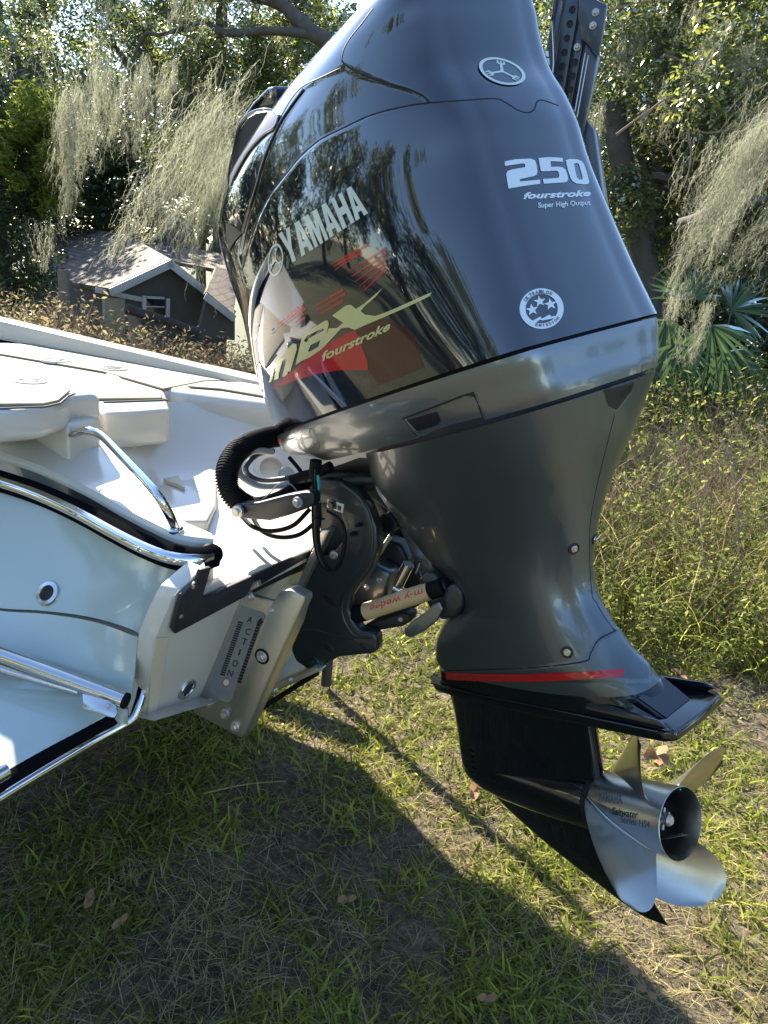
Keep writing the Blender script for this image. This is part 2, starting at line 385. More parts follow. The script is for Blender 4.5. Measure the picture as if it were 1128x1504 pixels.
def seam(name, bvh, pts, r, m, parent, off=-.0006, n=6, seg=6):
    pp = catmull([np.array(p, float) for p in pts], n); P = [on(bvh, p[0], p[1], off) for p in pp]; P = [p for p in P if p is not None]
    if len(P) < 2: print('EMPTY seam', name, pts[0]); return
    return tube(name, P, r, m, parent, seg=seg)
seam('top_cover_seam', cowl_bvh, [(548, 12), (533, 32), (511.5, 60), (502.6, 81.6), (506, 94), (533, 110), (568, 122), (600, 131), (620, 140), (631, 151)], .0017, 'gap_black', cowl)
seam('top_cover_seam', cowl_bvh, [(631, 151), (680, 147.5), (726.6, 145), (744, 151.5), (761, 162), (776, 165.4), (785, 160), (789, 149.5), (798, 147.5), (820, 155)], .0015, 'gap_black', cowl)
seam('panel_seam', cowl_bvh, [(506, 97.5), (472, 113.5), (444, 127), (426, 148), (410, 176)], .0017, 'gap_black', cowl)
seam('panel_seam', cowl_bvh, [(631, 151), (596.6, 156), (547, 168.4), (504, 188), (469, 206), (440.6, 230.5), (423, 252), (398, 284), (380, 319), (369.6, 347.5), (355.5, 397)], .0018, 'gap_black', cowl)
fin = seam('side_fin', cowl_bvh, [(446, 132), (428, 156), (409, 186), (389, 232), (374, 284), (362, 322), (357, 342)], .0022, 'gloss_black', cowl, off=.0008, seg=10)

YI = -.168
def scoop(name, pix, y, th, m, bev):
    return prism(name, [UM(px, py, y=y) for px, py in pix], (0, th, 0), m, cowl, bev=bev, seg=3)
ik = scoop('air_intake', INTAKE, YI, .07, 'scoop_black', .004)
rim = [(336, 281), (337, 251), (343, 222), (350, 188), (360.5, 172), (374, 163.5), (390, 161), (405, 163.5), (412, 171)]
tube('intake_rim', [UM(px, py, y=YI-.001) for px, py in rim], .0028, 'gloss_black', ik, seg=10, smooth=5)
lipc = [(411, 176), (404, 189), (391, 197), (379, 208), (366, 223), (353, 244), (342, 265), (337, 282)]
prism('intake_lower_lip', [UM(px, py, y=YI+.0) for px, py in lipc]+[UM(px, py, y=YI+.0) for px, py in [(337, 300), (346, 300), (358, 270), (378, 236), (402, 205), (416, 184)]], (0, .06, 0), 'gloss_black', ik, bev=.006, seg=4)
tk_ = scoop('side_scoop', TRI, -.14, .05, 'scoop_black', .002)
tube('scoop_rim', [UM(px, py, y=-.141) for px, py in [(333, 328), (337, 326), (357, 342), (346, 355), (337, 370)]], .0018, 'gloss_black', tk_, seg=8)
hood = [(338, 300), (332, 330), (330, 290), (334, 250), (341, 215), (348, 186), (357, 168), (372, 148), (392, 128), (402, 126), (404, 150), (404, 165), (390, 162), (375, 165), (362, 173), (352, 188), (345, 222), (340, 251), (338, 279)]
prism('intake_hood', [UM(px, py, y=-.12) for px, py in hood], (0, .1, 0), 'gloss_black', ik, bev=.006, seg=4)
# emblem on the top cover: raised ring with the three-fork mark
def circ(cx, cy, r, n=40, a0=0, a1=2*math.pi): return [(cx+r*math.cos(a0+(a1-a0)*k/n), cy+r*math.sin(a0+(a1-a0)*k/n)) for k in range(n)]
def forks(r, wd, cx=.5, cy=.5, ph=90, y=.0):
    out = []
    for k in range(3):
        a = rad(ph+120*k); d = np.array([math.cos(a), math.sin(a)]); s = np.array([-d[1], d[0]]); c = np.array([cx, cy])
        out.append([tuple(c+s*wd*.6-d*r*.12), tuple(c+s*wd*.55+d*r*.62), tuple(c+s*wd*1.9+d*r*.72), tuple(c+s*wd*1.6+d*r), tuple(c+s*wd*.9+d*r*.95), tuple(c+s*wd*1.1+d*r*.82), tuple(c+s*wd*.35+d*r*.74), tuple(c+s*wd*.25+d*r), tuple(c-s*wd*.25+d*r), tuple(c-s*wd*.35+d*r*.74), tuple(c-s*wd*1.1+d*r*.82), tuple(c-s*wd*.9+d*r*.95), tuple(c-s*wd*1.6+d*r), tuple(c-s*wd*1.9+d*r*.72), tuple(c-s*wd*.55+d*r*.62), tuple(c-s*wd*.6-d*r*.12)])
    return out
def add_flats(fl):
    bm = bmesh.new()
    for b in fl:
        me = bpy.data.meshes.new('q'); b.to_mesh(me); b.free(); bm.from_mesh(me); bpy.data.meshes.remove(me)
    return bm
EMQ = [(700, 115), (767, 133), (774, 98), (705, 78)]
decal('emblem_ring', poly_flat([circ(.5, .5, .5), circ(.5, .5, .425)], 10, 10, False), EMQ, cowl_bvh, 'silver_decal', cowl, .002)
decal('emblem_disc', poly_flat([circ(.5, .5, .42)], 8, 8, False), EMQ, cowl_bvh, 'gunmetal_dark', cowl, .0012)
decal('emblem_forks', add_flats([poly_flat([q], 6, 6, False) for q in forks(.4, .05, ph=100)]), EMQ, cowl_bvh, 'silver_decal', cowl, .0018)
#MARK
# side lettering
GL = {'A': (.9, [[(0, 0), (.27, 1), (.63, 1), (.9, 0), (.61, 0), (.57, .19), (.33, .19), (.29, 0)], [(.37, .37), (.53, .37), (.45, .74)]]),
      'Y': (.9, [[(0, 1), (.3, 1), (.45, .62), (.6, 1), (.9, 1), (.59, .4), (.59, 0), (.31, 0), (.31, .4)]]),
      'M': (1.02, [[(0, 0), (0, 1), (.36, 1), (.51, .45), (.66, 1), (1.02, 1), (1.02, 0), (.77, 0), (.77, .62), (.61, 0), (.41, 0), (.25, .62), (.25, 0)]]),
      'H': (.86, [[(0, 0), (0, 1), (.28, 1), (.28, .62), (.58, .62), (.58, 1), (.86, 1), (.86, 0), (.58, 0), (.58, .38), (.28, .38), (.28, 0)]])}
def block_word(word, q, bvh, m, parent, name, gap=.09, g=5):
    tot = sum(GL[c][0] for c in word)+gap*(len(word)-1); x = 0; f0 = quad_map(q)
    for c in word:
        w_, P = GL[c]; x_ = x
        decal(name, poly_flat([[(p[0]/w_, p[1]) for p in s] for s in P], g, g, False), None, bvh, m, parent, f=lambda u, v: f0((x_+u*w_)/tot, v)); x += w_+gap
block_word('YAMAHA', [(424, 390), (541, 313), (521, 270), (409, 344)], cowl_bvh, 'silver_decal', cowl, 'maker_letter')
SQ = [(393, 409), (416, 403), (417, 356), (395, 359)]
decal('maker_emblem', add_flats([poly_flat([circ(.5, .5, .5), circ(.5, .5, .42)], 6, 8, False)]+[poly_flat([q], 5, 5, False) for q in forks(.43, .05)]), SQ, cowl_bvh, 'silver_decal', cowl)
def pix_decal(name, polys, bvh, m, parent, off=.0008, g=20):
    A = np.array([p for P in polys for p in P], float); x0, y0 = A.min(0); x1, y1 = A.max(0)
    nb = poly_flat([[((p[0]-x0)/(x1-x0), (p[1]-y0)/(y1-y0)) for p in P] for P in polys], g, g, False)
    return decal(name, nb, None, bvh, m, parent, off, f=lambda u, v: (x0+(x1-x0)*u, y0+(y1-y0)*v))
pix_decal('intake_face', [INTAKE], cowl_bvh, 'scoop_black', ik, .0025, 44)
pix_decal('intake_face', [TRI], cowl_bvh, 'scoop_black', tk_, .002, 8)
seam('intake_edge', cowl_bvh, [(404, 164), (411.5, 171), (410, 176), (405, 188), (392, 196), (380, 207), (367, 222), (354, 243), (343, 264)], .0022, 'gloss_black', ik, off=.0028, seg=8)
Z5 = lambda pts: [(320+x/2.968, 280+y/2.968) for x, y in pts]     # second-zoom coordinates to photo pixels
pix_decal('red_swoosh', [Z5([(222, 872), (330, 830), (430, 800), (520, 784), (600, 780), (655, 782), (652, 740), (600, 610), (565, 620), (440, 690), (320, 790)])], cowl_bvh, 'red_decal', cowl, .0004)
pix_decal('red_swoosh', [Z5([(656, 782), (700, 850), (760, 828), (830, 800), (900, 770), (850, 620), (760, 560), (700, 560), (604, 608), (653, 740)])], cowl_bvh, 'dark_red_decal', cowl, .0004)
M_ = Z5([(222, 838), (250, 745), (262, 735), (330, 665), (345, 668), (347, 690), (318, 790), (308, 786), (306, 800), (290, 812), (283, 808), (300, 740), (296, 733), (284, 740), (268, 800), (268, 818), (252, 826), (246, 826), (258, 770), (250, 768), (238, 830)])
A_ = Z5([(340, 760), (368, 640), (380, 622), (440, 585), (468, 566), (482, 566), (487, 580), (470, 640), (455, 690), (440, 700), (400, 728), (370, 740)])
A_h = Z5([(395, 700), (408, 672), (450, 650), (440, 680), (402, 702)])
A_h2 = Z5([(376, 655), (392, 632), (462, 598), (464, 610), (400, 642), (390, 660)])
X_ = Z5([(500, 545), (560, 500), (582, 497), (605, 515), (640, 492), (720, 424), (690, 462), (640, 506), (625, 526), (645, 540), (690, 546), (760, 520), (850, 480), (905, 455), (935, 443), (925, 460), (860, 492), (780, 528), (700, 562), (640, 588), (600, 606), (570, 596), (540, 600), (480, 665), (455, 690), (468, 640), (486, 600), (520, 600), (548, 575)])
pix_decal('model_lettering', [M_], cowl_bvh, 'gold_decal', cowl, .0011)
pix_decal('model_lettering', [A_, A_h, A_h2], cowl_bvh, 'gold_decal', cowl, .0011)
pix_decal('model_lettering', [X_], cowl_bvh, 'gold_decal', cowl, .0012)
decal('four_stroke_lettering', text_flat('fourstroke', 30, 3, bold=.03, shear=.35, space=1.02), [(474, 531), (574, 484), (574, 471), (470, 519)], cowl_bvh, 'gold_decal', cowl, .0012)
# faded red speed lettering: slanted thin bars
def bars(name, segs, wd):
    L = []
    for (a, b) in segs:
        a = np.array(a, float); b = np.array(b, float); d = (b-a)/np.hypot(*(b-a)); s = np.array([-d[1], d[0]])*wd/2
        x = [a-s*.4, b-s, b+s, a+s*.4]; L.append([tuple(p) for p in x])
    A = np.array([p for P in L for p in P], float); x0, y0 = A.min(0); x1, y1 = A.max(0)
    bm = add_flats([poly_flat([[((p[0]-x0)/(x1-x0), (p[1]-y0)/(y1-y0)) for p in P]], 16, 16, False) for P in L])
    decal(name, bm, None, cowl_bvh, 'red_decal', cowl, .0006, f=lambda u, v: (x0+(x1-x0)*u, y0+(y1-y0)*v), kind='stuff')
S = []
for k in range(6): S.append(((487-4*k, 388+9*k*.0+k*3.0), (540, 360+k*0)) if k == 0 else ((505+k*6, 392+k*7), (568, 357+k*7.5)))
S += [((408, 476), (438, 452)), ((412, 478), (446, 449)), ((418, 478), (450, 452)), ((490, 392), (522, 373)), ((492, 397), (530, 371)), ((462, 450), (505, 425)), ((466, 456), (508, 431)), ((470, 462), (505, 441)), ((434, 474), (446, 460)), ((434, 480), (448, 466))]
bars('speed_lettering', S, 4.0)
# aft lettering
Z4 = lambda pts: [(720+x/6.267, 200+y/6.267) for x, y in pts]
pix_decal('power_figure', [Z4([(130, 235), (230, 215), (370, 208), (410, 225), (425, 270), (432, 330), (425, 355), (400, 370), (270, 398), (270, 420), (455, 402), (458, 440), (300, 462), (165, 485), (143, 350), (160, 322), (200, 308), (318, 288), (318, 262), (300, 252), (133, 277)])], cowl_bvh, 'white_decal', cowl)
pix_decal('power_figure', [Z4([(440, 203), (540, 195), (662, 202), (668, 238), (552, 232), (556, 285), (610, 283), (660, 288), (690, 310), (705, 350), (714, 395), (705, 418), (680, 428), (490, 440), (480, 396), (622, 388), (632, 370), (626, 335), (612, 320), (470, 326), (462, 318)])], cowl_bvh, 'white_decal', cowl)
pix_decal('power_figure', [Z4([(692, 225), (725, 212), (800, 216), (840, 232), (860, 260), (885, 330), (908, 420), (900, 442), (870, 446), (790, 438), (752, 415), (735, 385), (710, 310)]), Z4([(765, 255), (792, 248), (812, 258), (848, 385), (840, 402), (818, 402), (795, 385)])], cowl_bvh, 'white_decal', cowl)
decal('four_stroke_lettering', text_flat('fourstroke', 30, 3, bold=.04, shear=.35, space=1.02), [(768, 293), (868, 288.5), (866, 279), (767, 283)], cowl_bvh, 'white_decal', cowl)
decal('output_lettering', text_flat('Super High Output', 30, 3, bold=.02), [(790, 308), (867, 303), (866, 294), (790, 298)], cowl_bvh, 'white_decal', cowl)
# emission badge
Z6 = lambda x, y: (740+x/9.4, 410+y/9.4)
def bq(cx, cy, rx, ry): return [Z6(cx-rx, cy+ry), Z6(cx+rx, cy+ry), Z6(cx+rx, cy-ry), Z6(cx-rx, cy-ry)]
badge = decal('emission_badge', poly_flat([circ(.5, .5, .5), circ(.5, .5, .365)], 8, 8, False), bq(517, 410, 305, 280), cowl_bvh, 'white_decal', cowl)
def star(cx, cy, r, ph=100, squ=.92): return [(cx+(r if k % 2 == 0 else r*.42)*math.cos(rad(ph+36*k)), cy-squ*(r if k % 2 == 0 else r*.42)*math.sin(rad(ph+36*k))) for k in range(10)]
for sx, sy, sr in ((385, 425, 92), (490, 310, 88), (640, 350, 92)):
    pix_decal('star', [[Z6(*p) for p in star(sx, sy, sr)]], cowl_bvh, 'white_decal', cowl)
pix_decal('ribbon', [[Z6(*p) for p in [(345, 600), (500, 520), (520, 550), (630, 490), (650, 520), (770, 500), (760, 520), (660, 548), (520, 575), (500, 560), (390, 628)]]], cowl_bvh, 'white_decal', cowl)
def arc_text(name, s, c, rx, ry, a0, a1, size, flip=False):
    fl = []
    for i, ch in enumerate(s):
        if ch == ' ': continue
        a = rad(a0+(a1-a0)*i/(len(s)-1)); px = c[0]+rx*math.cos(a); py = c[1]-ry*math.sin(a); rt = a-math.pi/2 if not flip else a+math.pi/2
        b = text_flat(ch, 2, 2, bold=.03)
        for v in b.verts:
            u = (v.co.x-.5)*size*(.8 if ch not in 'IJ.' else .3); w_ = (v.co.y-.5)*size
            v.co.x = px+u*math.cos(rt)-w_*math.sin(rt); v.co.y = py-(u*math.sin(rt)+w_*math.cos(rt))
        fl.append(b)
    bm = add_flats(fl); decal(name, bm, None, cowl_bvh, 'gunmetal_dark', cowl, .0014, f=lambda u, v: Z6(u, v), kind='stuff')
arc_text('badge_lettering', 'ULTRA-LOW', (517, 410), 262, 232, 148, 62, 52)
arc_text('badge_lettering', 'EMISSION', (517, 410), 268, 232, 255, 325, 42, True)

# lower cowling (grey apron) with the latch pocket
APR = [(.779, -.30, .12, .232, .15, .432), (.79, -.335, .125, .24, .155, .435), (.82, -.425, .13, .258, .165, .437), (.85, -.438, .132, .268, .172, .44), (.857, -.438, .132, .269, .172, .44)]
HAND = [(592, 615.5), (684.7, 580), (698, 582), (711.6, 619), (622, 651.6)]
POCK = [(612, 632), (598, 617), (642, 604), (647.7, 618), (641, 624.6), (615.7, 632)]
apron, apron_bvh = loft('lower_cowling', APR, np.linspace(.779, .857, 60), ['gunmetal', 'matt_black'], motor, [(HAND, .003, 3, 0)], cap_bot=True)
seam('latch_edge', apron_bvh, [(592, 615.5), (622, 651.6)], .0012, 'gap_black', apron, n=10)
seam('latch_edge', apron_bvh, [(594, 614.5), (684.7, 580), (697, 582), (711.6, 619)], .0015, 'gap_black', apron, n=10)
pix_decal('latch_pocket', [POCK], apron_bvh, 'scoop_black', apron, .0006, 12)
seam('latch_edge', apron_bvh, [(648, 619), (641, 625), (616, 633), (704, 612)][:3], .0011, 'gunmetal', apron, n=6)
seam('slot_edge', apron_bvh, [(454, 633), (459, 631), (469, 655), (464, 657), (454, 633)], .001, 'gap_black', apron, n=3)
decal('warning_label', poly_flat([[(0, 0), (1, 0), (1, 1), (0, 1)]], 4, 6, False), [(408, 671), (418, 666), (412, 644), (402, 648)], apron_bvh, 'white_decal', apron, .0008)
decal('warning_print', poly_flat([[(0, .72), (1, .72), (1, 1), (0, 1)]], 4, 6, False), [(408, 671), (418, 666), (412, 644), (402, 648)], apron_bvh, 'red_print', apron, .0012)
decal('warning_print', add_flats([poly_flat([[(.15, .1+.12*k), (.85, .1+.12*k), (.85, .15+.12*k), (.15, .15+.12*k)]], 4, 2, False) for k in range(5)]), [(408, 671), (418, 666), (412, 644), (402, 648)], apron_bvh, 'ink_black', apron, .0012, kind='stuff')
GAS = [(.85, -.41, .125, .255, .165, .42), (.87, -.41, .125, .255, .165, .415)]
loft('cowl_gasket', GAS, np.linspace(.85, .87, 4), 'gap_black', motor)
GAS2 = [(.765, -.07, .12, .222, .13, .42), (.785, -.07, .12, .222, .13, .42)]
loft('cover_gasket', GAS2, np.linspace(.765, .785, 4), 'gap_black', motor)

# mid-section covers
MID = [(.262, -.17, .05, .075, .045, .352), (.275, -.185, .05, .078, .045, .345), (.31, -.18, .05, .085, .045, .315), (.36, -.14, .05, .088, .042, .292), (.43, -.045, .05, .092, .045, .270), (.54, -.11, .06, .115, .06, .3),
       (.62, -.13, .085, .15, .085, .342), (.70, -.13, .115, .195, .12, .392), (.772, -.09, .14, .235, .145, .432)]
SCOOP = [(886, 572), (905, 562), (933, 556), (927, 575), (905, 602), (894, 596)]
LIP = [(903, 927), (879.6, 939.6), (867, 961), (858, 971.5), (790, 980), (640, 986), (640, 1000), (960, 1000), (950, 920), (920, 915)]
mid, mid_bvh = loft('midsection_cover', MID, np.linspace(.262, .772, 150), ['gunmetal_dark', 'matt_black'], motor, [(LIP, -.0025, 2, 0)], cap_bot=True)
pix_decal('outlet_opening', [SCOOP], mid_bvh, 'scoop_black', mid, .0006, 14)
pix_decal('outlet_flap', [[(911, 577), (930, 565), (925, 576), (912, 585)]], mid_bvh, 'gap_black', mid, .0012, 8)
seam('outlet_rim', mid_bvh, [(886, 572), (894, 597), (905, 603), (917, 590), (929, 574)], .0012, 'gunmetal', mid)
seam('cover_joint', mid_bvh, [(903, 608), (895, 640), (876, 717), (866, 782), (869, 868), (876, 885), (887, 905), (903, 926)], .0012, 'gap_black', mid)
seam('cover_joint', mid_bvh, [(905, 926), (879.6, 939.6), (867, 961), (858, 971.5), (790, 980), (700, 984), (658, 985)], .0016, 'gap_black', mid)
for px, py, r in ((843, 806, .0085), (879, 792, .0075), (833, 958, .0085)):
    while on(mid_bvh, px, py) is None: px -= 2
    c = on(mid_bvh, px, py); print('bolt at', px, py); hh = mid_bvh.ray_cast(Vector(MC), (Vector(c)-Vector(MC)).normalized()); n = hh[1]
    lathe('bolt_recess', [(-.004, 0), (-.004, r*1.25), (.0012, r*1.3), (.0014, r*1.1), (.0005, r*1.0), (.0005, 0)], c, n, 'matt_black', mid, seg=20)
    bolt('cover_bolt', Vector(c)+n*.0008, n, r*.75, 'stainless', mid)

# ------------------------------------------------ lower unit
def foil(name, rows, m, parent, n=22, nose=.35):
    """rows of (z, x front, x rear, half thickness)"""
    rows = np.array(rows); zz = np.linspace(rows[0, 0], rows[-1, 0], 60); pr = smooth_levels(rows, zz) if rows[-1, 0] > rows[0, 0] else None
    bm = bmesh.new(); R = []
    th = np.linspace(0, math.pi, n)
    for z, (a, b, t) in zip(zz, pr):
        c = (1-np.cos(th))/2; y = t*np.power(np.clip(np.sin(th), 0, 1), .8)*(1.12-.3*c)
        up = [(a+(b-a)*q, -h) for q, h in zip(c, y)]; dn = [(p[0], -p[1]) for p in up[::-1][1:-1]]
        R.append([bm.verts.new((p[0], p[1], z)) for p in up+dn])
    for A, B in zip(R, R[1:]):
        for k in range(len(A)): bm.faces.new((A[k], A[(k+1) % len(A)], B[(k+1) % len(A)], B[k]))
    bm.faces.new(R[0][::-1]); bm.faces.new(R[-1]); bmesh.ops.recalc_face_normals(bm, faces=bm.faces)
    return obj(name, bm, m, parent, 50)
gear = foil('gearcase', [(-.055, -.17, .165, .016), (-.03, -.2, .165, .042), (0, -.226, .165, .05), (.04, -.228, .18, .045), (.09, -.218, .188, .04), (.15, -.207, .197, .042), (.215, -.198, .21, .05)], 'black_paint', motor)
lathe('gear_torpedo', [(-.245, 0), (-.238, .012), (-.22, .024), (-.19, .037), (-.14, .049), (-.08, .055), (0, .058), (.08, .059), (.14, .0585), (.156, .057), (.157, 0)], (0, 0, 0), (1, 0, 0), 'black_paint', motor, seg=40)
skeg = foil('skeg', [(-.237, .18, .243, .003), (-.23, .158, .240, .004), (-.2, .085, .226, .0055), (-.17, .015, .212, .007), (-.1, -.115, .175, .010), (-.045, -.19, .150, .016)], 'black_paint', motor)
UPB = [(.228, -.2, .05, .074, .055, .385), (.24, -.195, .05, .073, .05, .37), (.258, -.19, .048, .072, .046, .355)]
upb, upb_bvh = loft('gearcase_shoulder', UPB, np.linspace(.228, .262, 24), 'black_paint', motor, cap_bot=True)
seam_st = [(657, 991), (700, 992), (750, 993), (800, 993), (850, 991), (890, 989.5), (916, 988)]
bvs = mid_bvh
A = [(655, 987), (700, 989), (760, 990), (830, 988), (880, 985), (917, 982), (915, 994), (880, 996), (830, 999), (760, 1001), (700, 1000), (656, 998)]
def both(px, py):
    return on(mid_bvh, px, py) is not None
mb = BVHTree
jb = bmesh.new()
for o_ in (mid, upb): jb.from_mesh(o_.data)
join_bvh = BVHTree.FromBMesh(jb); jb.free()
pix_decal('red_stripe', [A], join_bvh, 'red_decal', upb, .0012, 14)
# anti-ventilation plate
AV = [(-.262, 0), (-.25, .02), (-.2, .048), (-.1, .062), (0, .068), (.15, .074), (.3, .077), (.41, .08), (.428, .068), (.432, 0)]
AVP = AV+[(x, -y) for x, y in AV[::-1][1:-1]]
plate = prism('anti_ventilation_plate', [(x, y, .208) for x, y in AVP], (0, 0, .018), 'black_paint', motor, bev=.004)
for s in (-1, 1):
    prism('plate_skirt', [(-.02, s*.066, .226), (.40, s*.0765, .226), (.418, s*.0765, .232), (.40, s*.0745, .243), (.30, s*.068, .250), (.1, s*.060, .246)], (0, -s*.006, 0), 'black_paint', plate, bev=.0015)
fm = bmesh.new(); tp = [fm.verts.new(v) for v in ((.30, -.05, .262), (.30, .05, .262), (.345, .045, .262), (.345, -.045, .262))]; bt = [fm.verts.new(v) for v in ((.28, -.058, .224), (.28, .058, .224), (.395, .04, .224), (.395, -.04, .224))]
for k in range(4): fm.faces.new((tp[k], tp[(k+1) % 4], bt[(k+1) % 4], bt[k]))
fm.faces.new(tp[::-1]); fm.faces.new(bt); bmesh.ops.recalc_face_normals(fm, faces=fm.faces); bmesh.ops.bevel(fm, geom=list(fm.edges), offset=.005, segments=3, affect='EDGES')
obj('tail_fairing', fm, 'black_paint', plate)
lip = [(-.262, 0), (-.24, .03), (-.15, .056), (0, .064), (.12, .066)]; 
tube('plate_rail', [(-.2, -.055, .231), (-.05, -.068, .231), (.1, -.074, .231), (.30, -.079, .228), (.405, -.0805, .226)], .0022, 'black_paint', plate, seg=8, smooth=4)
for px, py in ((736, 1020), (807, 1022)):
    p = UM(px, py, y=-.067); lathe('bolt_recess', [(0, 0), (0, .006), (.002, .0055), (.002, 0)], (p[0], -.066, .236-.002 if False else p[2]), (0, -1, 0), 'gunmetal', upb, seg=14)
    bolt('plate_bolt', (p[0], -.068, p[2]), (0, -1, 0), .0042, 'stainless', upb)
boxb('tell_tale', UM(707, 1140, y=-.02)+np.array([.012, 0, 0]), (.012, .03, .035), 'zinc', gear, bev=.003)
for k in range(5): boxb('intake_slot', (-.168+.002*k, -.0445, .06-.012*k), (.02, .003, .0035), 'gap_black', gear, bev=.0008)

# ------------------------------------------------ propeller
prop = thing('propeller_hub_group', '', '') if False else None
hub_prof = [(.160, .050), (.162, .0565), (.18, .0585), (.24, .0595), (.30, .061), (.325, .0622), (.334, .0632), (.3345, .0622), (.325, .0595), (.30, .057), (.24, .055), (.20, .054), (.2, .02), (.2, 0)]
hub = lathe('propeller', hub_prof, (0, 0, 0), (1, 0, 0), 'prop_steel', motor, seg=64, angle=40)
def blade(th0):
    nr, nc = 26, 22; T = []; Bk = []
    for i in range(nr):
        q = i/(nr-1); r = .055+.127*q
        hw = rad(37)*(1-.22*q)*math.sqrt(max(1-q**3.2, .03))*(1-.12*q); cen = rad(-3+12*q)
        a_, b_ = [], []
        for j in range(nc):
            u = -1+2*j/(nc-1); ang = rad(th0)+cen+hw*u
            x = .175+.105*(rad(37)+cen+hw*u)+.062*q**1.3 + (.006*u*u*q)
            t = .0055*(1-q*.75)*(1-u**2)**.6+.0007
            y, z = r*math.cos(ang), r*math.sin(ang)
            nrm = np.array([.85, .5*math.sin(ang), -.5*math.cos(ang)]); p = np.array([x, y, z])
            a_.append(p+nrm*t/2); b_.append(p-nrm*t/2)
        T.append(a_); Bk.append(b_)
    bm = bmesh.new(); TV = [[bm.verts.new(p) for p in row] for row in T]; BV = [[bm.verts.new(p) for p in row] for row in Bk]
    for G, fl in ((TV, 1), (BV, 0)):
        for i in range(nr-1):
            for j in range(nc-1):
                f = (G[i][j], G[i][j+1], G[i+1][j+1], G[i+1][j]); bm.faces.new(f if fl else f[::-1])
    for i in range(nr-1):
        bm.faces.new((TV[i][0], TV[i+1][0], BV[i+1][0], BV[i][0])); bm.faces.new((TV[i+1][-1], TV[i][-1], BV[i][-1], BV[i+1][-1]))
    for j in range(nc-1): bm.faces.new((TV[0][j+1], TV[0][j], BV[0][j], BV[0][j+1])); bm.faces.new((TV[-1][j], TV[-1][j+1], BV[-1][j+1], BV[-1][j]))
    bmesh.ops.remove_doubles(bm, verts=bm.verts, dist=1e-5); bmesh.ops.recalc_face_normals(bm, faces=bm.faces)
    return obj('blade', bm, 'prop_steel', hub, 60)
for a in (182, 272, 2, 92):
    bl_ = blade(a); rt = []
    for k in range(15):
        ang = rad(a-3-38+76*k/14); x_ = .175+.105*rad(76)*k/14; rt.append((x_, .0592*math.cos(ang), .0592*math.sin(ang)))
    tube('root_fillet', rt, .004, 'prop_steel', bl_, seg=10, radii=[.002, .0045, .005, .0045, .002])
lathe('root_fillet', [(.158, .0), (.158, .0585), (.172, .0600), (.174, .0575), (.174, 0)], (0, 0, 0), (1, 0, 0), 'gap_black', hub, seg=40)
lathe('prop_nut', [(.2, 0), (.2, .034), (.25, .034), (.255, .022), (.285, .022), (.287, 0)], (0, 0, 0), (1, 0, 0), 'matt_black', hub, seg=6)
lathe('prop_shaft', [(.27, 0), (.27, .0105), (.312, .0105), (.316, .007), (.316, 0)], (0, 0, 0), (1, 0, 0), 'galvanised', hub, seg=18)
for k in range(6): boxb('castle_nut_tab', (.294, .015*math.cos(rad(60*k)), .015*math.sin(rad(60*k))), (.014, .009, .006), 'galvanised', hub, rot=Quaternion((1, 0, 0), rad(60*k)).to_matrix(), bev=.001)
hb = bmesh.new(); hb.from_mesh(hub.data); hub_bvh = BVHTree.FromBMesh(hb); hb.free()
decal('hub_lettering', text_flat('YAMAHA', 14, 3, bold=.02), [(877, 1178), (914, 1181), (914, 1166), (879, 1163)], hub_bvh, 'gunmetal_dark', hub, .0004)
decal('hub_lettering', text_flat('Saltwater', 14, 3, bold=.015, shear=.2), [(898, 1196), (937, 1202), (938, 1192), (899, 1185)], hub_bvh, 'gap_black', hub, .0004)
decal('hub_lettering', text_flat('Series HS4', 14, 3, bold=.01), [(911, 1208), (954, 1217), (955, 1206), (912, 1198)], hub_bvh, 'gunmetal_dark', hub, .0004)
# ================================================================ brackets of the motor (stay in line with the boat)
TOM = lambda v: w2m(v)
def wprism(name, pix, y, th, m, parent, bev=.004, seg=3, local=True, **kw):
    poly = [U(px, py, y=y) for px, py in pix]
    return prism(name, poly, (0, th, 0), m, parent, bev=bev, seg=seg, xf=(TOM if local else None), **kw)
def wtube(name, pts, r, m, parent, local=True, **kw):
    P = [TOM(p) if local else p for p in pts]; return tube(name, P, r, m, parent, **kw)
CB = [(452, 716), (470, 704), (500, 706), (524, 720), (541, 744), (552, 775), (554, 806), (546, 834), (531, 856), (517, 876), (512, 896), (518, 914), (529, 927), (548, 930), (553, 938), (553, 956), (546, 961), (520, 963), (496, 966), (478, 976), (468, 984), (452, 984), (434, 972), (427, 957), (428, 935), (434, 905), (443, 870), (452, 842), (468, 818), (487, 812), (500, 796), (506, 776), (498, 752), (478, 740), (458, 738)]
YB = -.085
clampb = wprism('clamp_bracket', CB, YB, .034, 'bracket_black', motor, bev=.008, seg=4)
wprism('clamp_bracket', [(x+2, y-1) for x, y in CB], .24, .034, 'bracket_black', motor, bev=.008, seg=4)
for qx, qy in ((527, 771), (519, 784)): boxb('cable_clip', TOM(U(qx, qy, y=YB-.004)), (.012, .012, .008), 'rubber', clampb, bev=.002)
wtube('bracket_rib', [U(x, y, y=YB+.001) for x, y in [(505, 712), (526, 728), (539, 750), (546, 778), (546, 806), (538, 830), (522, 852), (507, 874), (502, 896), (508, 916), (522, 934), (546, 936)]], .004, 'bracket_black', clampb, seg=8, smooth=5)
wtube('bracket_rib', [U(x, y, y=YB+.001) for x, y in [(520, 938), (490, 934), (460, 925), (436, 930)]], .003, 'bracket_black', clampb, seg=8, smooth=5)
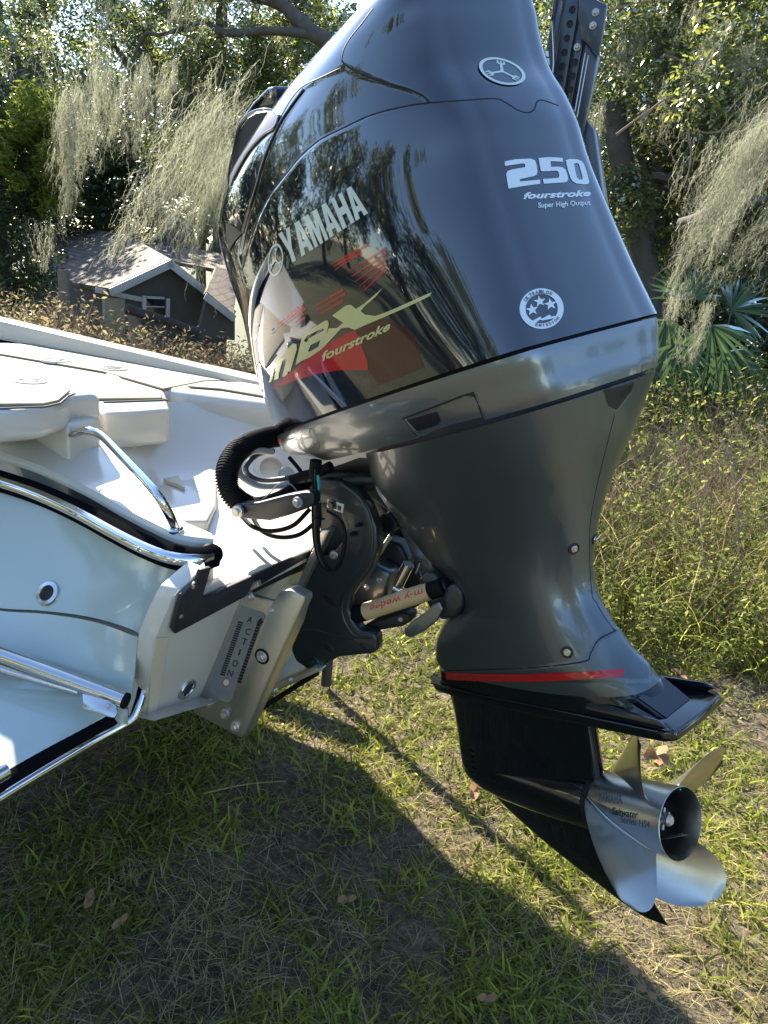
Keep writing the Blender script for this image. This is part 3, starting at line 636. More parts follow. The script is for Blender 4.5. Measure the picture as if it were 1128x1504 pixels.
# inner curved rib and web of the bracket
wprism('bracket_web', [(456, 735), (480, 738), (500, 752), (507, 776), (501, 798), (487, 815), (468, 822), (452, 845), (446, 868), (438, 866), (450, 820), (470, 778)], YB+.016, .012, 'bracket_black', clampb, bev=.003)
wprism('bracket_flange', [(472, 779), (484, 779), (440, 871), (431, 869)], YB-.018, .03, 'aluminium', clampb, bev=.002)
for px, py, r, m_ in ((461, 972, .0135, 'bracket_black'), (488, 741, .011, 'bracket_black'), (480, 784, .009, 'aluminium'), (490, 815, .010, 'aluminium')):
    p = U(px, py, y=YB-.001); bolt('bracket_bolt', TOM(p), MM.T@np.array([0, -1, 0]), r, m_, clampb)
for px, py, a, b in ((485, 882, .019, .008), (482, 951, .014, .008), (536, 951, .014, .008)):
    c = U(px, py, y=YB-.0012); ring = [c+np.array([a*math.cos(t)*math.cos(.35)+b*math.sin(t)*math.sin(.35), 0, -a*math.cos(t)*math.sin(.35)+b*math.sin(t)*math.cos(.35)]) for t in np.linspace(0, 2*math.pi, 25)[:-1]]
    prism('bracket_slot', ring, (0, .004, 0), 'gap_black' if py < 900 else 'matt_black', clampb, bev=.001, xf=TOM)
wprism('serial_plate', [(481, 733), (505, 741), (503, 754), (480, 745)], YB-.0015, .003, 'silver_decal', clampb, bev=.0006)
for k in range(3): wprism('plate_print', [(483+6.5*k, 737.5+2.2*k), (488+6.5*k, 739.2+2.2*k), (487.6+6.5*k, 746+2.2*k), (482.6+6.5*k, 744.3+2.2*k)], YB-.0022, .001, 'ink_black', clampb, bev=0)
# swivel bracket, arch and mounts between the clamp brackets
wprism('swivel_bracket', [(508, 702), (556, 703), (583, 715), (600, 740), (617, 778), (636, 828), (652, 872), (640, 882), (624, 858), (606, 822), (590, 785), (570, 752), (548, 735), (520, 730), (500, 722)], .0, .05, 'gunmetal_dark', motor, bev=.008, seg=4)
wprism('swivel_bracket', [(530, 722), (560, 732), (590, 770), (612, 830), (630, 880), (600, 900), (560, 905), (530, 880), (545, 850), (560, 810), (556, 770)], .1, .06, 'bracket_black', motor, bev=.01, seg=3)
wprism('mount_cap', [(612, 850), (634, 838), (652, 858), (664, 880), (668, 905), (650, 914), (634, 905), (622, 880)], -.07, .12, 'bracket_black', motor, bev=.012, seg=4)
wprism('upper_mount', [(455, 700), (478, 690), (540, 694), (566, 706), (560, 722), (520, 727), (488, 724), (460, 716)], -.05, .16, 'matt_black', motor, bev=.012, seg=4)
wtube('steering_yoke', [U(492, 712, y=-.06), U(530, 704, y=-.06), U(562, 706, y=-.06), U(578, 716, y=-.06)], .013, 'bracket_black', motor, seg=14, smooth=5)
c = U(567, 770, y=-.02); lathe('pivot_tube', [(0, .020), (.002, .022), (.06, .022), (.06, 0), (.058, 0), (.05, .0), (.05, .0155), (0, .0165), (0, .020)], TOM(c), MM.T@np.array([0, 1, 0]), 'bracket_black', motor, seg=26)
lathe('pivot_bore', [(0, 0), (0, .0158), (.01, .0158), (.01, 0)], TOM(c+np.array([0, .012, 0])), MM.T@np.array([0, 1, 0]), 'gap_black', motor, seg=22)
wprism('tilt_cylinder', [(560, 790), (588, 800), (600, 824), (586, 860), (560, 905), (535, 900), (520, 885), (530, 858), (546, 830)], .03, .05, 'matt_black', motor, bev=.01, seg=4)
wprism('trim_ram_housing', [(548, 830), (572, 842), (566, 880), (530, 905), (514, 896), (520, 870)], -.03, .06, 'gunmetal_dark', motor, bev=.008)
wtube('trim_ram', [U(553, 820, y=-.05), U(574, 786, y=-.05)], .0045, 'chrome', motor, seg=12)
wtube('tilt_ram', [U(585, 858, y=-.03), U(600, 828, y=-.03)], .013, 'chrome', motor, seg=18)
wtube('tilt_ram', [U(579, 864, y=-.02), U(593, 870, y=-.02)], .010, 'chrome', motor, seg=18)
wtube('spring_pin', [U(611, 842, y=-.03), U(617, 828, y=-.03)], .0025, 'aluminium', motor, seg=8)
for px, py in ((538, 863), (516, 888), (557, 852)): bolt('housing_bolt', TOM(U(px, py, y=-.033)), MM.T@np.array([0, -1, 0]), .0065, 'aluminium', motor)
wprism('lower_arm', [(528, 924), (545, 914), (590, 900), (602, 903), (602, 914), (592, 920), (560, 926), (540, 929)], -.05, .04, 'matt_black', motor, bev=.005)
bolt('arm_bolt', TOM(U(588, 910, y=-.0515)), MM.T@np.array([0, -1, 0]), .005, 'galvanised', motor)
wprism('support_lever', [(645, 884), (650, 896), (642, 912), (622, 928), (604, 937), (595, 935), (593, 926), (606, 912), (622, 902), (634, 890)], -.10, .008, 'gunmetal', motor, bev=.003)
wprism('lower_mount_boss', [(655, 862), (668, 856), (680, 870), (680, 892), (668, 908), (650, 912), (640, 902), (648, 880)], -.085, .10, 'bracket_black', motor, bev=.012, seg=4)
# support wedge: separate tube lying between bracket and leg
wa, wb = U(523, 903, y=-.065), U(652, 861, y=-.065); wd = (wb-wa)/np.linalg.norm(wb-wa); wl = np.linalg.norm(wb-wa)
wedge = thing('motor_support_wedge', 'cream tube with black rubber ends and red lettering propping the tilted motor leg', 'motor support', tuple(wa))
def wloc(v): return np.asarray(v)-wa
lathe('tube_body', [(.022, 0), (.022, .019), (wl-.03, .019), (wl-.03, 0)], (0, 0, 0), wd, 'pvc_cream', wedge, seg=30)
lathe('end_cap', [(-.008, 0), (-.008, .016), (-.004, .0185), (.027, .0195), (.029, .018), (.029, 0)], (0, 0, 0), wd, 'rubber', wedge, seg=30)
lathe('end_cap', [(wl-.034, 0), (wl-.034, .018), (wl-.032, .0195), (wl-.002, .0195), (wl, .017), (wl, 0)], (0, 0, 0), wd, 'rubber', wedge, seg=30)
bm = text_flat('m-y wedge', 20, 6, bold=.012, shear=.1)
tw = CAM-(wa+wb)/2; e2 = np.cross(wd, np.cross(tw, wd)); e2 /= np.linalg.norm(e2); e3 = np.cross(wd, e2)
if e3[2] < 0: e3 = -e3
for v in bm.verts:   # reads upside down, wrapped on the tube
    t = wl*.83-v.co.x*wl*.6; a = (-(v.co.y-.5))*1.0+.25; q = wd*t+(e2*math.cos(a)+e3*math.sin(a))*.0194; v.co = Vector(q)
obj('printed_lettering', bm, 'red_print', wedge)

# ================================================================ jack plate
jack = thing('jack_plate', 'aluminium jack plate bolted to the boat transom with worn black scale sticker', 'jack plate', tuple(U(355, 960, y=-.22)))
jo = U(355, 960, y=-.22); JL = lambda v: np.asarray(v, float)-jo
YJ = -.27
def jprism(name, pix, y, th, m, parent=jack, bev=.002, **kw): return prism(name, [JL(U(px, py, y=y)) for px, py in pix], (0, th, 0), m, parent, bev=bev, **kw)
side = jprism('side_plate', [(345, 868), (352, 862), (378, 853), (380, 862), (360, 872), (402, 884), (407, 892), (336, 1074), (284, 1047)], YJ, .012, 'aluminium', bev=.002)
chan = jprism('slide_channel', [(412, 868), (426, 866), (447, 876), (447, 884), (360, 1078), (354, 1084), (338, 1076), (332, 1070), (396, 892)], YJ-.022, .03, 'aluminium', bev=.003)
jprism('channel_edge', [(438, 888), (449, 880), (440, 915), (368, 1072), (357, 1082)], YJ+.012, .02, 'aluminium', bev=.002)
jprism('side_plate', [(345, 868), (352, 862), (360, 872), (407, 884), (336, 1074), (284, 1047)], .34, .012, 'aluminium', bev=.002)
for a, b in (((354, 862), (366, 867)), ((405, 872), (440, 872))):
    p = JL((U(*a, y=0)+U(*b, y=0))/2); boxb('cross_member', (p[0], .06-jo[1], p[2]), (.05, .52, .012), 'aluminium', jack, rot=None, bev=.002)
wp = U(395, 865, y=-.1)
boxb('top_bracket', JL(U(392, 872, y=-.05)), (.13, .05, .008), 'aluminium', jack, bev=.002)
boxb('top_bracket', JL(U(430, 858, y=.0)), (.10, .035, .008), 'aluminium', jack, bev=.002)
for px, py, r in ((366.5, 876), (397, 897), (387, 964), (307, 1032), (331, 1049), (345, 1067)) and ((366.5, 876, .010), (398, 897, .006), (385, 964, .0125), (307, 1032, .0105), (331, 1049, .012), (345, 1067, .011)):
    yy = YJ-.001 if px < 375 else YJ-.0225
    if px > 340 and py > 1060: yy = YJ-.0225
    bolt('plate_bolt', JL(U(px, py, y=yy)), (0, -1, 0), r, 'galvanised', jack)
lathe('bolt_grommet', [(0, .0125), (0, .0165), (.002, .016), (.002, .0125)], JL(U(385, 964, y=YJ-.0222)), (0, -1, 0), 'rubber', jack, seg=28)
# scale sticker
def stick(name, polys, m, off, **kw):
    bm = bmesh.new()
    for P in polys:
        b = poly_flat([P], 2, 2, False); me = bpy.data.meshes.new('q'); b.to_mesh(me); b.free(); bm.from_mesh(me); bpy.data.meshes.remove(me)
    for v in bm.verts: v.co = Vector(JL(U(v.co.x, v.co.y, y=YJ-off)))
    return obj(name, bm, m, side, **kw)
Z3 = lambda pts: [(260+x/3.76, 820+y/3.76) for x, y in pts]
stick('scale_sticker', [Z3([(355, 262), (480, 300), (492, 320), (300, 780), (280, 796), (220, 778), (175, 740), (180, 700)])], 'zinc', .0004)
sp = lambda a, b, t: (a[0]+(b[0]-a[0])*t, a[1]+(b[1]-a[1])*t)
tk = []
for k in range(24):
    a, b = sp((352, 350), (248, 650), k/24), sp((352, 350), (248, 650), (k+.72)/24); tk.append(Z3([(a[0]-13, a[1]-4), (a[0]+13, a[1]+4), (b[0]+13, b[1]+4), (b[0]-13, b[1]-4)]))
stick('scale_ticks', tk, 'ink_black', .0010, kind='stuff')
tk = []
for k in range(20):
    a, b = sp((452, 362), (340, 690), k/20), sp((452, 362), (340, 690), (k+.86)/20); tk.append(Z3([(a[0]-10, a[1]-4), (a[0]+10, a[1]+4), (b[0]+10, b[1]+4), (b[0]-10, b[1]-4)]))
stick('scale_ticks', tk, 'ink_black', .0010, kind='stuff')
stick('scale_arrow', [Z3([(464, 328), (476, 352), (462, 368), (440, 360), (446, 346)])], 'ink_black', .0010)
bm = bmesh.new()
for i, ch in enumerate('ACTION'):
    c0 = [(402, 340), (392, 405), (372, 460), (345, 520), (320, 580), (294, 635)][i]; b = text_flat(ch, 2, 2, bold=.01)
    for v in b.verts:
        u = (v.co.x-.5)*(30 if ch != 'I' else 9); w_ = (v.co.y-.5)*-36; a_ = .3
        X_p = c0[0]+u*math.cos(a_)-w_*math.sin(a_); Y_p = c0[1]+u*math.sin(a_)+w_*math.cos(a_); p = Z3([(X_p, Y_p)])[0]; v.co = Vector(JL(U(p[0], p[1], y=YJ-.0011)))
    me = bpy.data.meshes.new('q'); b.to_mesh(me); b.free(); bm.from_mesh(me)
obj('scale_lettering', bm, 'ink_black', side, kind='stuff')
stick('round_badge', [[(260+(272+22*math.cos(t))/3.76, 820+(686+24*math.sin(t))/3.76) for t in np.linspace(0, 6.1, 20)]], 'red_print', .0010)
stick('round_badge', [[(260+(272+16*math.cos(t))/3.76, 820+(686+18*math.sin(t))/3.76) for t in np.linspace(0, 6.1, 20)]], 'silver_decal', .0014)
jprism('lower_link', [(385, 1030), (400, 1005), (462, 978), (470, 986), (400, 1018)], -.1, .03, 'aluminium', bev=.002)
for px, py in ((403, 1013), (425, 998)): bolt('link_bolt', JL(U(px, py, y=-.101)), (0, -1, 0), .008, 'galvanised', jack)
tube('hydraulic_ram', [JL(U(384, 1040, y=-.05)), JL(U(466, 988, y=-.05))], .0065, 'rubber', jack)

# ================================================================ boat
BO = np.array([-1.0, .1, .5]); boat = thing('boat', 'white fibreglass boat stern with tan foam deck and aqua hull side', 'boat', tuple(BO))
BL = lambda v: np.asarray(v, float)-BO
def bprism(name, pts, off, m, bev=.0, **kw): return prism(name, [BL(p) for p in pts], off, m, boat if 'parent' not in kw else kw.pop('parent'), bev=bev, **kw)
ZD, ZL = 1.08, 1.14; A3_ = np.array
uz = lambda z, *pp: [U(x, y, z=z) for x, y in pp]
# starboard gunwale line and deck outline
G0, G1 = U(372, 552, z=1.105), U(0, 465, z=1.15)
gd = (G1-G0)/np.linalg.norm(G1-G0); Gf = G0+gd*6.0; Gb = G0-gd*.35
P_R = uz(ZD+.004, (253, 573), (270, 570), (325, 578), (385, 589))
deck_pts = [U(-60, 606, z=ZD), U(145, 600, z=ZD), U(152, 606, z=ZD), U(200, 604, z=ZD), U(250, 600, z=ZD), np.array([-1.22, .2, ZD]), np.array([-1.25, .70, ZD]), np.array([-.60, .74, ZD]), (Gb[0], Gb[1], ZD), (Gf[0], Gf[1], ZD), (-6.5, -.5, ZD), (-1.9, -.6, ZD)]
deck = bprism('deck', deck_pts, (0, 0, -.09), 'gelcoat_white', .012, seg=3)
# raised corner blocks either side of the motor well
Lb = uz(ZL, (-60, 608), (0, 604), (62, 599), (94, 590), (106, 580), (151, 578))
lob = bprism('stern_quarter', Lb+[Lb[-1]+np.array([-.10, .0, 0]), Lb[1]+np.array([-.16, .05, 0]), Lb[0]+np.array([-.2, .05, 0])], (0, 0, -.065), 'gelcoat_white', .018, seg=5)
wq = [p-A3_([0, 0, .05]) for p in uz(ZL, (101, 590), (151, 578))]; bprism('well_corner_wall', [wq[0]+A3_([-.004, 0, 0]), wq[1]+A3_([-.004, -.001, 0]), wq[1]+A3_([-.3, .03, 0]), wq[0]+A3_([-.3, .03, 0])], (0, 0, -.24), 'gelcoat_white', .012, seg=3)
Rb = [np.array([x_, y_, ZD+.004]) for x_, y_ in ((-1.203, .209), (-.97, .301), (-.6, .306), (-.6, .62), (-1.5, .70), (-1.5, .215))]
bprism('stern_quarter', Rb, (0, 0, -.34), 'gelcoat_white', .03, seg=5)
# gunwale
gw = np.cross(gd, [0, 0, 1]); gw = gw/np.linalg.norm(gw)
if gw[1] > 0: gw = -gw
def gbox(name, off, w_, h, z, m, a=Gb, b=Gf, bev=.008, **kw):
    p = [a+gw*off, b+gw*off, b+gw*(off+w_), a+gw*(off+w_)]; return bprism(name, [(q[0], q[1], q[2]+z) for q in p], (0, 0, -h), m, bev, **kw)
gbox('gunwale', -.02, .07, .16, 0, 'gelcoat_white', bev=.015)
Gm = U(150, 501, z=1.17)
0 and gbox('gunwale_inner_lip', .07, .05, .10, 1.125, 'gelcoat_white', a=Gb, b=Gm, bev=.01)
# foam deck pads, each with a grey joint round it
def pad(pix, z, name='deck_pad', off=(0, 0, 0)):
    pts = [U(x, y, z=z)+np.array(off) for x, y in pix]; bprism(name, [(p[0], p[1], z+.007) for p in pts], (0, 0, -.006), 'deck_foam', .0025, seg=2)
def dline(pix, z=ZD, r=.0028):
    tube('deck_groove', [BL(U(x, y, z=z+.0015)) for x, y in pix], r, 'groove_grey', boat, seg=6)
pad([(-60, 506), (30, 508), (150, 514), (262, 537), (360, 560), (300, 562), (240, 574), (150, 548), (-60, 512)], ZD)
pad([(-60, 518), (60, 541), (150, 560), (238, 583), (236, 588), (120, 589), (-60, 590)], ZD)
pad([(275, 570), (325, 574), (395, 586), (400, 572), (365, 564), (310, 565)], ZD+.004)
pad([(-60, 598), (-60, 592), (68, 591), (84, 586), (96, 578), (104, 576), (86, 592), (64, 597)], ZL)
for L in ([(-60, 515), (70, 543), (246, 588)], [(30, 511), (130, 538), (160, 537), (195, 545)], [(-60, 503), (30, 505), (150, 511), (262, 533), (385, 563)], [(-60, 549), (90, 551)], [(-60, 542), (58, 543)], [(152, 591), (240, 588)], [(196, 546), (262, 562), (300, 563)]): dline(L)
for L in ([(-60, 601), (0, 600), (66, 597.5), (88, 592.5), (100, 582), (110, 578)],): dline(L, ZL, .0022)
for px, py, z in ((45, 562, ZD), (167, 543, ZD), (82, 531, ZD)):
    c = U(px, py, z=z+.004); lathe('deck_hatch_ring', [(0, .03), (0, .042), (.006, .04), (.006, .030), (.001, .028), (.001, 0)], BL(c), (0, 0, 1), 'gelcoat_white', boat, seg=30)
    lathe('hatch_latch', [(0, 0), (0, .019), (.004, .018), (.005, 0)], BL(c+np.array([0, 0, .002])), (0, 0, 1), 'stainless', boat, seg=22)
# motor well: floor with ledge and hatch, walls
def strip(name, rows, m, parent=boat, thick=None, sub=5, bvl=False, angle=45, **kw):
    """smooth sheet through rows of points, closed to a shell of real thickness below"""
    R = [catmull(r, sub) for r in rows]; n = len(R[0]); cols = [catmull([r[k] for r in R], sub) for k in range(n)]; nr = len(cols[0])
    bm = bmesh.new(); V = [[bm.verts.new(Vector(BL(cols[k][i]))) for k in range(n)] for i in range(nr)]
    for i in range(nr-1):
        for k in range(n-1): bm.faces.new((V[i][k], V[i][k+1], V[i+1][k+1], V[i+1][k]))
    if thick is not None:
        t = Vector([float(q) for q in thick]); W = [[bm.verts.new(v.co+t) for v in row] for row in V]
        for i in range(nr-1):
            for k in range(n-1): bm.faces.new((W[i][k], W[i+1][k], W[i+1][k+1], W[i][k+1]))
        for i in range(nr-1):
            for k in (0, n-1): bm.faces.new((V[i][k], V[i+1][k], W[i+1][k], W[i][k]))
        for k in range(n-1):
            for i in (0, nr-1): bm.faces.new((V[i][k], V[i][k+1], W[i][k+1], W[i][k]))
    bmesh.ops.recalc_face_normals(bm, faces=bm.faces)
    return obj(name, bm, m, parent, angle, **kw)
A3 = np.array
strip('motor_well', [
    [A3([-1.22, -.33, 1.06]), A3([-1.17, -.1, 1.06]), A3([-1.17, .2, 1.06]), A3([-.98, .34, 1.04]), A3([-.58, .54, 1.02])],
    [A3([-1.14, -.33, .98]), A3([-1.10, -.1, .98]), A3([-1.10, .14, .98]), A3([-.92, .26, .97]), A3([-.58, .48, .95])],
    [A3([-1.10, -.33, .925]), A3([-1.05, -.12, .925]), A3([-1.0, .06, .92]), A3([-.82, .17, .91]), A3([-.575, .42, .89])],
    [A3([-.95, -.34, .905]), A3([-.90, -.2, .90]), A3([-.84, -.08, .90]), A3([-.70, .0, .885]), A3([-.575, .24, .872])],
    [A3([-.80, -.35, .885]), A3([-.75, -.26, .882]), A3([-.70, -.18, .880]), A3([-.63, -.1, .872]), A3([-.572, .12, .866])],
    [A3([-.585, -.38, .860]), A3([-.580, -.33, .860]), A3([-.575, -.28, .860]), A3([-.572, -.15, .860]), A3([-.57, -.02, .860])]], 'gelcoat_white', thick=(0, 0, -.02))
prism('transom_sill', [BL(p) for p in ([-.70, -.37, .858], [-.578, -.39, .858], [-.572, .62, .858], [-.72, .62, .858])], (0, 0, -.03), 'gelcoat_white', boat, bev=.006)
hc = U(236, 706, z=.905); hpts = [U(x, y, z=.915) for x, y in [(196, 662), (230, 655), (272, 655), (300, 668), (318, 700), (318, 740), (305, 765), (250, 765), (200, 740), (180, 700)]]
bprism('well_hatch', hpts, (0, 0, -.03), 'gelcoat_white', .008, seg=3)
bprism('tan_bracket', [U(x, y, z=.926) for x, y in [(240, 702), (262, 698), (272, 716), (262, 711), (246, 706)]], (0, 0, -.01), 'stain_tan', .001)
lathe('rigging_grommet', [(0, .03), (0, .045), (.012, .042), (.016, .03), (.002, .028)], BL(U(397, 690, z=.93)), (.6, -.6, .5), 'gelcoat_white', boat, seg=24)
lathe('rigging_grommet', [(0, 0), (0, .022), (.006, .02), (.006, 0)], BL(U(421, 697, z=.93)), (.6, -.6, .5), 'zinc', boat, seg=20)
# port side cap over the quarter, down to the rub rail
capt = [U(-60, 640, z=1.045), U(0, 640, z=1.045), U(60, 637, z=1.04), U(104, 622, z=1.04), U(128, 632, z=1.035), U(152, 650, z=1.025), U(200, 700, z=1.0), U(250, 754, z=.978), U(309, 783, z=.962)]
capo = [U(-60, 648, z=1.03), U(0, 664, z=1.02), U(50, 680, z=1.012), U(100, 702, z=1.002), U(140, 722, z=.994), U(180, 745, z=.986), U(225, 768, z=.978), U(265, 785, z=.968), U(313, 792, z=.96)]
mid1 = [a*.5+b*.5+A3([0, 0, .004]) for a, b in zip(capt, capo)]
strip('port_cap', [capt, mid1, capo], 'gelcoat_white', thick=(0, 0, -.02))
down = [p+A3([.0, -.006, -.016]) for p in capo]
strip('port_cap_lip', [[p+A3([0, 0, -.001]) for p in capo], [p+A3([0, -.005, -.008]) for p in capo], down], 'gelcoat_white', thick=(-.01, .02, 0))
prism('deck_riser', [BL(p) for p in [U(-60, 612, z=1.11), U(0, 609, z=1.11), U(60, 604, z=1.11), U(98, 596, z=1.11), U(104, 588, z=1.11), U(-60, 570, z=1.11)]], (0, 0, -.055), 'gelcoat_white', boat, bev=.01)
inner = [p+A3([.004, .006, -.09]) for p in capt]
strip('well_side_wall', [[p+A3([0, .001, 0]) for p in capt[4:]], [p+A3([0, .01, -.04]) for p in capt[4:]], [p+A3([0, .014, -.10]) for p in capt[4:]]], 'gelcoat_white', thick=(-.01, -.01, 0))
# rub rail with stainless insert
rail_px = [(-60, 690), (0, 706), (60, 726), (120, 753), (170, 780), (215, 803), (255, 818), (290, 822), (315, 815)]
rail = [U(x, y, z=z) for (x, y), z in zip(rail_px, (.985, .975, .968, .96, .953, .948, .944, .94, .94))]
def band(name, cen, h, d, m, parent, lat, n=6):
    cs = catmull(cen, n); bm = bmesh.new(); R = []
    for i, c in enumerate(cs):
        t = cs[min(i+1, len(cs)-1)]-cs[max(i-1, 0)]; t /= np.linalg.norm(t); o = np.cross(t, [0, 0, 1]); o /= np.linalg.norm(o)
        if np.dot(o, lat) < 0: o = -o
        prof = [(-.3*d, -h), (.5*d, -h), (.9*d, -h*.8), (d, -h*.4), (d, h*.4), (.9*d, h*.8), (.5*d, h), (-.3*d, h)]
        R.append([bm.verts.new(Vector(BL(c+o*a+A3([0, 0, b])))) for a, b in prof])
    for a, b in zip(R, R[1:]):
        for k in range(8): bm.faces.new((a[k], a[(k+1) % 8], b[(k+1) % 8], b[k]))
    bm.faces.new(R[0][::-1]); bm.faces.new(R[-1]); bmesh.ops.recalc_face_normals(bm, faces=bm.faces)
    return obj(name, bm, m, parent, 40)
rr_ = band('rub_rail', rail, .021, .016, 'rail_black', boat, (.3, -1, 0))
tube('rail_insert', [BL(p+A3([.004, -.017, .006])) for p in rail], .0115, 'chrome', rr_, seg=18, smooth=8)
lathe('rail_end_cap', [(-.02, 0), (-.02, .017), (.004, .017), (.010, .012), (.011, 0)], BL(rail[-1]+A3([0, .0, 0])), (1, -.1, 0), 'rubber', rr_, seg=20)
for i in (1, 3.1, 5.05, 7.3):
    a = rail[int(i)]; b = rail[min(int(i)+1, 8)]; p = a+(b-a)*(i-int(i)); lathe('rail_screw', [(-.002, 0), (-.002, .004), (.001, .0036), (.0016, 0)], BL(p+A3([.006, -.0285, .007])), (.3, -1, 0), 'zinc', rr_, seg=12)
# hull side, transom
TP0 = A3([-.575, 0, .87]); TN = A3([1, 0, -.36])
ut = lambda x, y, o=0: UP(x, y, TP0+A3([o, 0, 0]), TN)
h0 = [p+A3([.0, .004, -.014]) for p in rail[:-1]]+[ut(302, 836)]
h3 = [U(-60, 880, y=-.53), U(0, 893, y=-.52), U(50, 896, y=-.505), U(100, 901, y=-.49), U(140, 908, y=-.48), U(175, 918, y=-.475), U(200, 928, y=-.475), U(214, 942, y=-.485), ut(229, 938)]
h1 = [a*.66+b*.34+A3([.0, .004, 0]) for a, b in zip(h0, h3)]; h2 = [a*.33+b*.67+A3([0, .002, 0]) for a, b in zip(h0, h3)]
h1[-1] = ut(262, 868); h2[-1] = ut(246, 898)
strip('hull_side', [h0, h1, h2, h3], 'gelcoat_aqua', thick=(-.02, .02, 0))
k0 = [U(-60, 900, y=-.52), U(0, 900, y=-.515), U(100, 906, y=-.485), U(180, 925, y=-.47), U(216, 944, y=-.485), ut(229, 938)]
k1 = [p+A3([0, .02, -.05]) for p in k0[:-1]]+[ut(222, 990)]; k2 = [p+A3([0, .06, -.10]) for p in k0[:-2]]+[ut(206, 1050)+A3([-.03, 0, 0]), ut(215, 1056)]
strip('lower_hull_side', [k0, k1, k2], 'stain_cream', thick=(-.02, .02, 0))
tr = [ut(303, 832), ut(262, 868), ut(246, 898), ut(229, 938), ut(222, 990), ut(215, 1056), ut(290, 1042)]
kb = tr[-1]; tr += [A3([-.733, .1, .43]), A3([-.665, .75, .62]), A3([-.579, .72, .86]), ut(455, 816), ut(300, 870)]
transom = bprism('transom', tr, (-.04, 0, 0), 'gelcoat_white', .004)
bprism('stained_corner', [ut(229, 937, .001), ut(247, 936, .001), ut(228, 1056, .001), ut(216, 1055, .001), ut(222, 990, .001)], (.0008, 0, 0), 'stain_cream', .0)
bprism('corner_trim', [ut(290, 835, .004), ut(305, 831, .004), ut(292, 878, .004), ut(350, 852, .004), ut(405, 827, .004), ut(470, 800, .004), ut(470, 826, .004), ut(420, 845, .004), ut(350, 878, .004), ut(253, 929, .004), ut(249, 922, .004), ut(256, 892, .004), ut(262, 872, .004), ut(275, 860, .004), ut(284, 853, .004)], (.008, 0, 0), 'starboard_black', .0015)
for px, py in ((284, 862), (266, 905)): lathe('trim_screw', [(-.001, 0), (-.001, .0042), (.0012, .004), (.002, 0)], BL(ut(px, py, .0125)), (1, 0, -.2), 'galvanised', boat, seg=14)
def fitting(name, p, ax, R, parent=boat):
    o = lathe(name, [(-.004, R*1.0), (.0, R), (.004, R*.92), (.005, R*.62), (.002, R*.56), (-.02, R*.54), (-.02, 0), (-.022, 0), (-.022, R*.9), (-.004, R)], BL(p), ax, 'stainless', parent, seg=36)
    lathe('fitting_bore', [(-.002, 0), (-.002, R*.60), (.0012, R*.60), (.0008, R*.3), (.0008, 0)], BL(p), ax, 'gap_black', o, seg=24)
tb = (h1[1]+h2[1])/2
bb = bmesh.new(); bb.from_mesh([o for o in boat.children if o.name.startswith('hull_side')][0].data); hull_bvh = BVHTree.FromBMesh(bb); bb.free()
hr = hull_bvh.ray_cast(Vector(CAM-BO), Vector(ray(71, 872)).normalized())
if hr[0] is not None: fitting('through_hull_fitting', np.array(hr[0])+BO+np.array(hr[1])*.001*(1 if Vector(hr[1]).dot(Vector(CAM)-hr[0]) > 0 else -1), tuple(hr[1] if hr[1].dot(Vector(CAM-BO)-hr[0]) > 0 else -hr[1]), .025)
fitting('drain_fitting', ut(275, 1012, .002), (1, 0, -.22), .024)
# swim platform
pl_a = [U(0, 896, y=-.525), U(100, 904, y=-.5), U(170, 920, y=-.485), U(203, 934, y=-.49), U(206, 946, y=-.495), U(190, 1038, z=.685), U(120, 1006, z=.705), U(0, 962, z=.735), U(-60, 940, z=.75), U(-60, 884, y=-.54)]
strip('platform_top', [[U(-60, 884, y=-.54), U(0, 897, y=-.525), U(70, 902, y=-.51), U(140, 914, y=-.49), U(203, 936, y=-.49)],
                       [U(-60, 935, z=.755), U(0, 955, z=.74), U(70, 980, z=.722), U(130, 1005, z=.708), U(192, 1032, z=.69)]], 'gelcoat_aqua', thick=(0, 0, -.02))
strip('platform_step', [[U(-60, 950, z=.735), U(0, 972, z=.72), U(70, 998, z=.705), U(125, 1018, z=.695), U(188, 1043, z=.683)],
                        [U(-60, 1185, z=.66), U(0, 1148, z=.66), U(70, 1106, z=.66), U(125, 1074, z=.66), U(184, 1040+0, z=.66)]], 'gelcoat_aqua', thick=(0, 0, -.03))
strip('platform_side', [[U(203, 936, y=-.49), U(200, 985, z=.72), U(188, 1036, z=.69)], [U(216, 944, y=-.485), U(207, 1000, z=.70), U(190, 1052, z=.66)]], 'gelcoat_white', thick=(-.02, .01, -.01))
e0 = [U(-80, 1202, z=.645), U(0, 1152, z=.645), U(60, 1116, z=.645), U(120, 1081, z=.645), U(165, 1057, z=.647), U(186, 1044, z=.652), U(197, 1022, z=.672), U(207, 985, z=.705), U(216, 956, z=.728)]
prl = band('platform_rail', e0, .018, .016, 'rail_black', boat, (1, -.2, 0))
tube('rail_insert', [BL(p+A3([.016, -.004, -.008])) for p in e0], .0095, 'chrome', prl, seg=18, smooth=8)
for px, py in ((57, 1131), (162, 1071)): lathe('rail_screw', [(-.002, 0), (-.002, .0042), (.001, .0038), (.0016, 0)], BL(U(px, py, x=U(57, 1131, z=.63)[0]+.006)), (1, -.2, 0), 'zinc', prl, seg=12)
